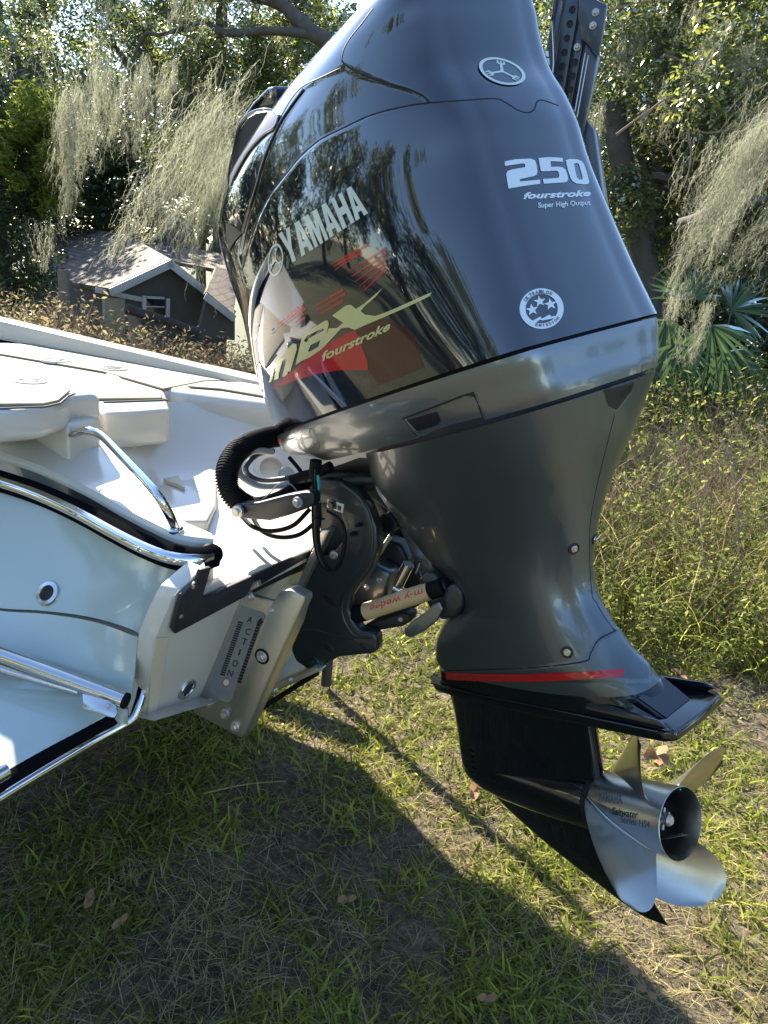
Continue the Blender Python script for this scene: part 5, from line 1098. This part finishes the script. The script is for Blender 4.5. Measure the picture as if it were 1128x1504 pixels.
for rt_, sd in [(o, 400+i) for i, o in enumerate([o for o in COL.objects if o.name.startswith('live_oak')])]:
    Cc = root_clumps[rt_.name]; pick = np.random.default_rng(sd).permutation(len(Cc))[:26]; tree_moss(rt_, Cc[pick], sd)
# heavy boughs seen among the leaves
def bough(pix, d, r0, r1, label):
    o = tube('oak_bough', [U(x, y, d=dd) for (x, y), dd in zip(pix, np.linspace(d, d*1.05, len(pix)))], r0, 'bark', None, seg=9, smooth=6, radii=[r0, (r0+r1)/2, r1]); tag(o, label, 'bough', 'mossy oak boughs'); return o
bough([(620, 120), (480, 60), (440, 30), (415, 8), (380, -4), (330, -10)], 9.5, .11, .06, 'thick crooked bough rising beside the cowling top')
bough([(470, 52), (400, 45), (330, 48), (300, 32), (262, 44), (232, 52)], 9.6, .06, .02, 'thinner bough running left under the first one')
bough([(250, 30), (238, 8), (225, -20)], 9.8, .03, .04, 'short steep bough at the top of the frame, left of centre')
bough([(232, 52), (215, 50), (198, 80), (190, 110), (150, 140)], 9.6, .025, .012, 'drooping branch end above the left moss curtain')
bough([(20, 80), (30, 110), (40, 150), (45, 200)], 11.5, .07, .05, 'dark branching stem at the upper left corner')
bough([(900, 150), (912, 230), (935, 330), (955, 430), (965, 560), (968, 640)], 8.6, .13, .16, 'dark leaning trunk behind the anchor on the right')
bough([(1060, 300), (1030, 322), (1000, 332)], 6.6, .075, .07, 'pale broken bough end sticking out on the right')
bough([(1140, 290), (1080, 300), (1010, 300)], 7.0, .05, .012, 'thin pale bough above the broken one')
for i, L in enumerate((((1010, 190), (1015, 225), (1012, 250), (1004, 275)), ((940, 175), (970, 150), (990, 140)), ((905, 198), (935, 175), (955, 160)), ((885, 20), (920, 8), (960, 0)), ((975, 80), (1000, 90), (1020, 120)), ((1070, 190), (1040, 195), (1020, 190)), ((965, 205), (980, 215), (995, 245)))):
    o = tube('bare_twig', [U(x, y, d=6.5) for x, y in L], .009, 'twig', None, seg=6, smooth=5, radii=[.012, .008, .004]); tag(o, 'pale bare twig in front of the right oak, ' + ('nearly upright one', 'upper slanting one', 'one just right of the anchor', 'topmost one', 'one under the upper moss', 'one near the right moss', 'forked short one')[i], 'twig', 'bare twigs')

# ---------------------------------------------------------------- hanging moss
def moss(pix, wds, d, n, label, seed):
    r = np.random.default_rng(seed); path = np.array(catmull([U(x, y, d=d) for x, y in pix], 8)); s_ = d/F
    L = np.concatenate([[0], np.cumsum(np.linalg.norm(np.diff(path, axis=0), axis=1))]); tot = L[-1]; L /= tot; o_ = path[0].copy(); n = int(n*.62)
    nr_ = max(6, int(max(wds)*.45)); ro = r.normal(0, .7, (nr_, 3)); re = r.uniform(.45, 1.0, nr_); re[0] = 1; rp = r.integers(0, nr_, n)
    t0 = r.uniform(0, 1, n)**1.15*re[rp]*.9; q = np.linspace(0, 1, len(wds)); st = []; dr = []; ln = []
    lump = np.sin(r.uniform(0, 6.28)+np.arange(0, 7)*1.9)
    for i in range(n):
        c = np.array([np.interp(t0[i], L, path[:, k]) for k in range(3)]); c2 = np.array([np.interp(min(t0[i]+.08, 1), L, path[:, k]) for k in range(3)])
        g = c2-c; g = g/(np.linalg.norm(g)+1e-6); w_ = np.interp(t0[i], q, wds)*s_*(1+.35*math.sin(t0[i]*19+seed)); gx_ = ro[rp[i]]+r.normal(0, .06, 3); 
        gx_[:] = gx_*(1+.5*(r.random() < .12)); st.append(c-o_+gx_*w_); dr.append(g*.86+np.array([0, 0, -.2])-gx_*.10); ln.append(r.uniform(.08, .26)*min(1.3, max(.45, tot))*(1.35-t0[i]*.7))
    V, Fc = strands(st, dr, ln, .5, r, .0013, .0034, K=8, curls=6)
    o = npmesh('hanging_moss', V, Fc, 'moss', None, kind='stuff'); o.location = tuple(o_); tag(o, label, 'hanging moss'); return o
MO_ = [([(104, 128), (98, 180), (93, 238)], [11, 13, 5], 7.5, 420, 'short grey moss beard, leftmost of the curtain'),
 ([(114, 130), (108, 220), (98, 345)], [16, 17, 4], 7.4, 900, 'longest grey moss beard hanging over the house roof corner'),
 ([(128, 140), (122, 200), (112, 280)], [16, 18, 7], 7.6, 500, 'moss beard just right of the longest one'),
 ([(150, 95), (148, 165), (146, 232)], [30, 26, 9], 7.6, 900, 'broad moss curtain in the middle of the left oak'),
 ([(185, 110), (172, 165), (150, 232)], [22, 20, 8], 7.7, 500, 'moss beard slanting left of the broad curtain'),
 ([(216, 85), (205, 160), (193, 243)], [14, 14, 4], 7.5, 600, 'narrow pointed moss beard right of the broad curtain'),
 ([(250, 85), (238, 130), (216, 195)], [13, 12, 5], 7.5, 420, 'moss beard slanting down from the thin bough'),
 ([(270, -30), (262, 20), (252, 62)], [22, 20, 10], 8, 350, 'moss tuft at the top of the frame over the boughs'),
 ([(352, -20), (350, 10), (346, 28)], [18, 18, 8], 8, 300, 'moss tuft over the crooked bough'),
 ([(165, -30), (158, 20), (150, 60)], [14, 12, 6], 9, 200, 'small moss tuft top left of the oak'),
 ([(345, 150), (300, 200), (250, 262), (195, 330), (140, 398)], [30, 36, 26, 14, 5], 6.0, 1800, 'long wind swept moss streamer sweeping down to the left over the roof'),
 ([(350, 185), (310, 230), (270, 290), (215, 350), (172, 388)], [28, 30, 18, 8, 3], 6.1, 1000, 'second moss streamer under the long one'),
 ([(345, 225), (320, 290), (295, 350), (285, 425)], [26, 34, 26, 12], 6.4, 1500, 'dark grey moss mass hanging between the house gables'),
 ([(70, 330), (66, 372), (60, 400)], [10, 10, 5], 7.4, 200, 'little moss beard low at the left edge'),
 ([(1150, 150), (1090, 230), (1030, 330), (985, 420)], [30, 36, 26, 8], 5.0, 1900, 'bright sunlit moss streamer sweeping down on the right edge'),
 ([(1160, 240), (1110, 310), (1060, 380), (1040, 410)], [40, 38, 22, 8], 5.2, 1300, 'second sunlit moss streamer at the right edge'),
 ([(1045, 430), (1030, 480), (1010, 538)], [14, 13, 5], 5.6, 420, 'pointed moss beard hanging beside the palmetto'),
 ([(995, 420), (990, 450), (985, 480)], [18, 14, 6], 6.2, 300, 'small moss tuft above the palmetto'),
 ([(1060, 40), (1040, 85), (1020, 125)], [26, 22, 9], 7, 600, 'moss beard high in the right oak'),
 ([(1110, 60), (1090, 110), (1075, 160)], [24, 22, 9], 7, 500, 'moss beard in the upper right corner'),
 ([(930, 40), (925, 80), (918, 130)], [18, 16, 6], 7.8, 380, 'moss beard in the oak right of the anchor'),
 ([(880, 150), (880, 180), (876, 225)], [12, 12, 5], 7.8, 250, 'moss tuft close behind the anchor arm'),
 ([(985, 140), (975, 175), (968, 215)], [20, 16, 7], 7.4, 380, 'moss beard in the middle of the right oak'),
 ([(1010, 10), (1000, 40), (990, 70)], [20, 16, 7], 7.4, 300, 'small moss tuft at the top right')]
for i, (a, b, d, n_, lab) in enumerate(MO_): moss(a, b, d, n_, lab, 300+i)

# ---------------------------------------------------------------- brush and weeds
def stems(name, XY, H, m_stem, m_leaf, nl, size, seed, label, cat, bend=.35, spread=.10, lw=.0022):
    r = np.random.default_rng(seed); V = []; Fc = []; LC = []; K = 6
    for (x, y), h in zip(XY, H):
        z = float(ground_h(x, y)); az = r.uniform(0, 6.28); b_ = r.uniform(0, bend); p = np.array([x, y, z-.02]); ang = r.uniform(0, .25); sd = np.array([-math.sin(az), math.cos(az), 0]); d = np.array([math.cos(az), math.sin(az), 0]); b0 = len(V); pts = []
        for k in range(K+1):
            pts.append(p.copy()); p = p+(d*math.sin(ang)+np.array([0, 0, math.cos(ang)]))*h/K+r.normal(0, .008, 3); ang += b_*2/K
        w_ = lw*r.uniform(.6, 1.6)
        sd2 = CR_*.9
        for k, q in enumerate(pts): V += [q-sd2*w_*(1-.7*k/K), q+sd2*w_*(1-.7*k/K)]
        Fc += [(b0+2*k, b0+2*k+1, b0+2*k+3, b0+2*k+2) for k in range(K)]
        for _ in range(3):
            k = r.integers(2, K); a = pts[k]; e_ = a+r.normal(0, 1, 3)*np.array([.09, .09, .07])*h+np.array([0, 0, .05]); b1 = len(V); V += [a-sd2*w_*.5, a+sd2*w_*.5, e_+sd2*w_*.2, e_-sd2*w_*.2]; Fc.append((b1, b1+1, b1+2, b1+3)); LC.append(e_)
        LC += pts[1:]
    o = npmesh(name, np.array(V), np.array(Fc), m_stem, None, kind='stuff', label=label[0], category=cat)
    if nl: leafcloud(name+'_leaves', np.array(LC), np.full(len(LC), spread), nl, size, m_leaf, None, seed+1, asp=.35, kind='stuff', label=label[1], category=cat)
def region(n, seed, x0, x1, y0, y1, f=None):
    r = np.random.default_rng(seed); out = []
    while len(out) < n:
        x, y = r.uniform(x0, x1), r.uniform(y0, y1)
        if f is None or f(x, y): out.append((x, y))
    return out
fr = lambda x, y: y > 1.75+.1*math.sin(4*x)+max(0, -.35-x)*1.1
A_ = region(700, 71, -1.6, 2.2, 1.7, 3.6, fr); H_ = [.12+.22*random.random()+.10*(p[1]-1.7) for p in A_]
stems('weeds', A_, H_, 'twig', 'weed_leaf', 5, .034, 72, ('low tangled weed stems at the edge of the lawn', 'small green weed leaves at the edge of the lawn'), 'weeds', spread=.045)
A_ = region(620, 73, -1.8, 2.6, 2.3, 5.6, fr); H_ = [.38+.75*random.random()**1.5 for p in A_]
stems('brush', A_, H_, 'twig', 'weed_leaf', 3, .045, 74, ('tangled brown stems and twigs on the right behind the motor', 'green leaves of the brush on the right behind the motor'), 'brush', bend=.9, spread=.07, lw=.0045)
A_ = region(520, 75, -1.5, 2.2, 2.2, 5.0, fr); H_ = [.7+.6*random.random() for p in A_]
stems('dry_stems', A_, H_, 'twig', 'twig', 0, .03, 76, ('long dry stems arching above the green brush on the right', ''), 'dry stems', bend=1.3, lw=.0034)
P = np.array(region(5000, 77, -1.7, 2.4, 2.0, 5.4, fr)); n = len(P); rr = np.random.default_rng(78)
blades('tall_grass', np.stack([P[:, 0], P[:, 1], ground_h(P[:, 0], P[:, 1])], -1), rr.uniform(.2, .55, n), rr.uniform(.004, .009, n), rr.uniform(.05, .7, n), 'grass_green', 5, 79, curl=1.5, kind='stuff', label='long green arching grass blades among the brush on the right', category='tall grass')
P = np.array(region(5200, 87, -1.7, 2.6, 2.1, 5.6, fr)); n = len(P); rr = np.random.default_rng(88)
blades('tall_dry_grass', np.stack([P[:, 0], P[:, 1], ground_h(P[:, 0], P[:, 1])], -1), rr.uniform(.25, .8, n), rr.uniform(.003, .006, n), rr.uniform(.05, .5, n), 'grass_straw', 5, 89, curl=1.1, kind='stuff', label='long dry golden grass blades among the brush on the right', category='dry grass')
# scrub behind the boat on the left and beyond
fl = lambda x, y: True
A_ = [(float(p[0]), float(p[1])) for p in (U(random.uniform(-80, 400), 480, d=random.uniform(5.6, 9.5)) for _ in range(900))]; H_ = []
for x, y in A_:
    px_ = PX(np.array([x, y, .6]))[0]; D_ = float((np.array([x, y, .6])-CAM)@CD_); top_ = U(px_, float(np.interp(px_, [-80, 0, 90, 160, 260, 400], [395, 415, 428, 455, 492, 508])), d=D_)[2]; H_.append(max(.25, (top_-float(ground_h(x, y)))*random.uniform(.62, 1.06)))
stems('scrub', A_, H_, 'twig', 'brush_leaf', 4, .048, 82, ('brown twiggy scrub stems beyond the boat on the left', 'brownish and yellow green scrub leaves beyond the boat on the left'), 'scrub', bend=.9, spread=.12, lw=.0055)
A_ = region(500, 85, -3.5, 6, 5.6, 10.5); H_ = [.5+.8*random.random() for _ in A_]
stems('undergrowth', A_, H_, 'twig', 'weed_leaf', 8, .07, 86, ('thin stems of the undergrowth below the right hand trees', 'green undergrowth leaves below the right hand trees'), 'undergrowth', bend=.6, spread=.16, lw=.004)

# palmetto fans
pal = thing('palmetto', 'palmetto with drooping dark green fans under the right oak', 'palmetto', tuple(gp(1030, 640, 7.5)[1]))
po = np.array(pal.location)
for i, (px, py, d, R0, ph) in enumerate(((980, 470, 7.2, .5, 250), (1045, 478, 7.0, .55, 285), (1010, 440, 7.6, .5, 90), (1075, 455, 7.5, .5, 20), (950, 490, 7.7, .45, 200), (1062, 520, 7.2, .45, 300), (1000, 505, 7.1, .42, 262))):
    c = U(px, py, d=d)-po; V = []; Fc = []
    for k in range(19):
        a = rad(ph-80+160*k/18); e1 = CR_*math.cos(a)+CU_*math.sin(a); ln = R0*(.75+.25*math.cos(rad((k-9)*9))); e1 = e1+CD_*random.uniform(-.4, .4)
        sd = np.cross(e1, CD_); sd /= np.linalg.norm(sd); b0 = len(V); prev = c
        for q, (t, wq) in enumerate(((0, .004), (.35, .016), (.7, .013), (1, .001))):
            p = c+e1*ln*t+np.array([0, 0, -.18*ln*t*t]); V += [p-sd*wq, p+sd*wq]
        Fc += [(b0+2*q, b0+2*q+1, b0+2*q+3, b0+2*q+2) for q in range(3)]
    o = npmesh('fan', np.array(V), np.array(Fc), 'palm_leaf', pal, kind='stuff')
    tube('leaf_stalk', [c, c*.5+np.array([0, 0, .15]), np.array([0, 0, 0])], .008, 'palm_leaf', pal, seg=6, smooth=4)

# ---------------------------------------------------------------- fallen leaves
def dead_leaf(px, py, size, ph, label, kind='maple'):
    c = U(px, py, z=GZ+.03); c[2] = float(ground_h(c[0], c[1]))+.035; bm = bmesh.new(); prof = []
    if kind == 'maple':
        for k in range(30):
            a = 2*math.pi*k/30; lob = abs(math.sin(a*2.5)); r_ = size*(.42+.58*lob**.8)*(1 if k % 2 else .86); prof.append((r_*math.cos(a), r_*math.sin(a)))
    else:
        for k in range(20):
            a = 2*math.pi*k/20; prof.append((size*math.cos(a), size*.38*math.sin(a)*(1 if k % 2 else .93)))
    top = [bm.verts.new((x_, y_, .22*size*math.sin(3*math.atan2(y_, x_)+ph)+.12*size)) for x_, y_ in prof]; cv = bm.verts.new((0, 0, 0))
    for k in range(len(top)): bm.faces.new((cv, top[k], top[(k+1) % len(top)]))
    bmesh.ops.rotate(bm, verts=bm.verts, matrix=Matrix.Rotation(ph, 3, 'Z')@Matrix.Rotation(.35, 3, 'X'))
    bmesh.ops.solidify(bm, geom=list(bm.faces), thickness=.0006)
    o = obj('fallen_leaf', bm, 'dead_leaf', None, 60); o.location = tuple(c); tag(o, label, 'leaf', 'fallen leaves'); return o
dead_leaf(966, 1106, .055, .6, 'curled tan maple leaf on the lit grass above the propeller')
dead_leaf(1000, 990, .05, 2.1, 'tan maple leaf at the foot of the weeds, right one')
dead_leaf(978, 1000, .035, 1.1, 'tan maple leaf at the foot of the weeds, left one')
dead_leaf(920, 1083, .022, .3, 'small reddish leaf just left of the tan maple leaf', 'o')
dead_leaf(130, 1318, .026, 2.2, 'pale olive leaf in the shade near the lower left', 'o')
dead_leaf(176, 1352, .022, 1.5, 'reddish brown leaf in the shade, lower left', 'o')
dead_leaf(510, 1314, .024, .7, 'brown leaf in the shade near the middle', 'o')
dead_leaf(920, 1430, .028, 2.6, 'long tan leaf on the shadow edge at lower right', 'o')
dead_leaf(947, 1470, .022, 2.9, 'short tan leaf on the shadow edge nearest the bottom', 'o')
dead_leaf(715, 1468, .022, .5, 'brown leaf in the shade at the bottom', 'o')
dead_leaf(695, 1165, .04, 1.9, 'long pale straw leaf on bare soil left of the gearcase', 'o')
dead_leaf(575, 1068, .018, .2, 'small orange leaf on the lit grass under the bracket', 'o')
for (a, b, lab) in (((300, 1165), (420, 1147), 'dry straw stalk lying in the shade below the jack plate'), ((520, 1450), (540, 1504), 'pale dry stalk at the bottom edge of the picture'), ((415, 1480), (440, 1452), 'short pale stalk near the bottom in the shade')):
    p, q = U(*a, z=GZ+.05), U(*b, z=GZ+.05); o = tube('dry_stalk', [p, (p+q)/2+np.array([0, 0, .01]), q], .0022, 'grass_straw', None, seg=6, smooth=3); tag(o, lab, 'stalk', 'dry stalks')

# ---------------------------------------------------------------- house on the slope
def shingle_mat():
    m, t, b = nodes_of('shingle'); N = t.nodes.new; Lk = t.links.new; tc = N('ShaderNodeTexCoord'); br = N('ShaderNodeTexBrick')
    br.inputs['Scale'].default_value = 1; br.inputs['Brick Width'].default_value = .33; br.inputs['Row Height'].default_value = .16; br.inputs['Mortar Size'].default_value = .012
    br.inputs['Color1'].default_value = (.11, .082, .062, 1); br.inputs['Color2'].default_value = (.18, .14, .105, 1); br.inputs['Mortar'].default_value = (.05, .042, .038, 1)
    Lk(tc.outputs['UV'], br.inputs['Vector']); Lk(br.outputs['Color'], b.inputs['Base Color']); b.inputs['Roughness'].default_value = .9
    bp = N('ShaderNodeBump'); bp.inputs['Distance'].default_value = .02; Lk(br.outputs['Fac'], bp.inputs['Height']); bp.invert = True; Lk(bp.outputs[0], b.inputs['Normal']); MATS['shingle'] = m
shingle_mat()
mat('siding', (.075, .07, .07), .8, var=.15, scale=12)
mat('trim_white', (.4, .42, .46), .5, var=.06)
mat('window_glass', (.012, .014, .018), .06, spec=.8)
mat('brick_pier', (.3, .26, .2), .8, var=.3, scale=20)
hA = gp(200, 470, 17); house = thing('house', 'low house with brown shingle roof and white gable trim beyond the scrub', 'house', tuple(hA[1])); HO = np.array(house.location)
def roof(name, poly3, th=.09):
    P = [np.asarray(p, float) for p in poly3]; n_ = np.cross(P[1]-P[0], P[2]-P[0]); n_ /= np.linalg.norm(n_); n_ = -n_ if n_[2] < 0 else n_
    o = prism(name, [p-HO for p in P], tuple(-n_*th), 'shingle', house, bev=0); me = o.data; uv = me.uv_layers.new(name='UVMap')
    h = np.cross([0, 0, 1], n_); h /= np.linalg.norm(h); v = np.cross(n_, h)
    for l in me.loops: c = np.array(me.vertices[l.vertex_index].co); uv.data[l.index].uv = (float(c@h), float(c@v))
    return o
def plane3(a, b, c_): n_ = np.cross(b-a, c_-a); return a, n_/np.linalg.norm(n_)
ap, rb, ev = U(250, 380, d=16.2), U(185, 344, d=21.5), U(158, 423, d=15.4)
p0, n0 = plane3(ap, rb, ev); on_pl = lambda x, y: UP(x, y, p0, n0)
roof('roof_slope', [ap, rb, on_pl(140, 338), on_pl(100, 332), on_pl(60, 372), on_pl(40, 404), ev])
fd = ap-ev; hz = np.array([fd[0], fd[1], 0]); hz /= np.linalg.norm(hz); fn = np.cross(hz, [0, 0, 1]); fn = fn if np.dot(fn, CAM-ap) > 0 else -fn
fp = lambda x, y, o=0: UP(x, y, ap+fn*o, fn)
er = fp(344, 455); back = rb-ap
roof('roof_slope', [ap, rb, er+back, er])
roof('roof_slope', [U(178, 352, d=22), U(330, 372, d=21), U(345, 400, d=18.8), U(245, 382, d=18.8)])
gz0 = HO[2]-.4
evf, erf = fp(170, 428, -.25), fp(335, 452, -.25)
prism('gable_wall', [p-HO for p in (fp(250, 388, -.25), evf, np.array([evf[0], evf[1], gz0]), np.array([erf[0], erf[1], gz0]), erf)], tuple(-fn*.15), 'siding', house, bev=0)
wl = [evf, U(60, 400, d=18.5)]; prism('side_wall', [p-HO for p in (evf-[0, 0, .02], wl[1], np.array([wl[1][0], wl[1][1], gz0]), np.array([evf[0], evf[1], gz0]))], tuple(np.array([.05, .1, 0])), 'siding', house, bev=0)
def board(a, b, h, m='trim_white', name='trim_board', o=.03, parent=house):
    a, b = np.asarray(a), np.asarray(b); u = (b-a)/np.linalg.norm(b-a); d = np.cross(u, fn); d = d/np.linalg.norm(d); d = d if d[2] < 0 else -d
    return prism(name, [a-HO, b-HO, b+d*h-HO, a+d*h-HO], tuple(fn*o), m, parent, bev=.004)
board(fp(251, 381, .02), fp(159, 424, .02), .16); board(fp(250, 381, .02), fp(346, 457, .02), .16)
board(fp(140, 422, -.1), fp(212, 437, -.22), .10)
for (x0, y0, x1, y1) in ((208, 434, 214, 458), (243, 438, 249, 464), (300, 442, 306, 468), (322, 446, 328, 470)):
    a = fp(x0, y0, -.2); b = fp(x1, y1, -.2); w_ = abs(x1-x0)/F*16; prism('window_post', [np.asarray(q)-HO for q in (a, a+hz*w_, a+hz*w_-[0, 0, .42], a-[0, 0, .42])], tuple(fn*.05), 'trim_white', house, bev=.003)
for (a, b) in (((214, 436), (243, 458)), ((306, 446), (322, 466))):
    p = fp(a[0], a[1], -.2); w_ = (b[0]-a[0])/F*16.3; wn = prism('window', [q-HO for q in (p, p+hz*w_, p+hz*w_-[0, 0, .36], p-[0, 0, .36])], tuple(fn*.03), 'window_glass', house, bev=0)
    board(p+fn*.03+np.array([0, 0, .02]), p+hz*w_+fn*.03+np.array([0, 0, .02]), .05, name='window_head'); board(p+fn*.03-np.array([0, 0, .18]), p+hz*w_+fn*.03-np.array([0, 0, .18]), .025, name='window_bar')
pr_ = fp(150, 436, -.3); prism('porch_pier', [pr_-HO, pr_+hz*.45-HO, pr_+hz*.45-[0, 0, 1.2]-HO, pr_-[0, 0, 1.2]-HO], tuple(fn*.1), 'brick_pier', house, bev=.005)
# dormer and right-hand gable
da = U(261, 315, d=23); dn = fn; dp = lambda x, y, o=0: UP(x, y, da+dn*o, dn)
prism('dormer_wall', [p-HO for p in (dp(261, 318), dp(236, 345), dp(236, 362), dp(290, 372), dp(285, 335))], tuple(-dn*.3), 'siding', house, bev=0)
board(dp(262, 315, .1), dp(284, 334, .1), .15); board(dp(261, 315, .1), dp(246, 325, .1), .12)
roof('dormer_roof', [dp(261, 313, .15), dp(286, 333, .15), dp(286, 333, .15)-dn*2.5, dp(261, 313, .15)-dn*2.5])
g2 = U(300, 418, d=15.2); gp2 = lambda x, y, o=0: UP(x, y, g2+fn*o, fn)
roof('porch_roof', [gp2(303, 428, .1), gp2(345, 462, .1), gp2(352, 458, .1)-fn*.2, U(352, 400, d=18), U(318, 392, d=18)])
board(gp2(303, 430, .12), gp2(346, 464, .12), .14)
prism('porch_wall', [p-HO for p in (gp2(305, 436, -.1), gp2(345, 466, -.1), gp2(345, 500, -.1), gp2(290, 495, -.1))], tuple(-fn*.1), 'siding', house, bev=0)

# fence posts and fallen rail
def post(px, y0, y1, d, r, label):
    a = U(px, y0, d=d); b = np.array([a[0], a[1], float(ground_h(a[0], a[1]))-.2]); o = tube('fence_post', [b, b+(a-b)*.5+np.array([.01, 0, 0]), a], r, 'post_wood', None, seg=12, smooth=3); tag(o, label, 'fence post', 'old fence posts')
post(196, 456, 505, 7.6, .058, 'weathered round fence post under the end of the burnt rail')
post(93, 396, 430, 8.2, .06, 'weathered round fence post standing before the house roof')
o = tube('burnt_rail', [U(184, 453, d=7.5), U(240, 470, d=7.7), U(292, 489, d=7.9)], .045, 'burnt_wood', None, seg=9, smooth=4); tag(o, 'charred fence rail slanting down from the weathered post', 'rail')

# trees behind the photographer, mirrored in the paintwork
for i, (x, y, z, rx, lab) in enumerate(((-9, -13, 4.0, 4, 'tree behind the viewpoint, furthest forward along the boat'), (-3, -16, 4.5, 4, 'tree behind the viewpoint, second along the boat'), (3.5, -17, 3.6, 3.5, 'tree behind the viewpoint, roughly abeam of the motor'), (-15, -7, 4.5, 4.5, 'tree behind the viewpoint beyond the bow'), (11, -14, 2.6, 3, 'low tree behind the viewpoint, astern of the motor'), (16, -3, 2.4, 3, 'low tree astern of the motor'), (-20, 0, 4.2, 4, 'tree ahead of the bow, on its port side'), (-24, 6, 4.8, 4.5, 'tree far ahead of the bow'), (-17, -12, 5, 4.5, 'tree off the port bow behind the viewpoint'))):
    tree('yard_tree', lab, (x, y, float(ground_h(x, y))), (x, y, z), (rx, rx, z*.8), 70, 5500, .36, 'oak_leaf_far', .3, 90+i, 1.0, limbs=4)

# woodland closing the clearing to either side of the view
for i, (az, D, z, rx) in enumerate(((-78, 24, 3.0, 4.5), (-62, 30, 3.4, 5), (-96, 27, 3.2, 5), (-6, 24, 3.2, 4.5), (10, 26, 3.4, 5), (27, 23, 3.0, 4.5), (44, 26, 3.4, 5), (62, 24, 3.2, 4.5), (84, 27, 3.2, 5), (-20, 30, 3.6, 5))):
    x, y = math.sin(rad(az))*D, math.cos(rad(az))*D; g0 = float(ground_h(x, y))
    where = ['off the bow to the left', 'further left than the house', 'far off the bow', 'straight ahead past the right oaks', 'right of centre, past the palmetto', 'off to the right', 'far right', 'far right, nearer the stern side', 'abeam of the stern on the right', 'ahead, farthest back'][i]
    tree('clearing_tree', 'broad dark tree closing the clearing, '+where, (x, y, g0), (x, y, g0+z+1.2), (rx, rx*.8, z+1.4), 80, 6500, .42, 'dark_leaf', .3, 700+i, 1.15, limbs=4, gap=-.2)
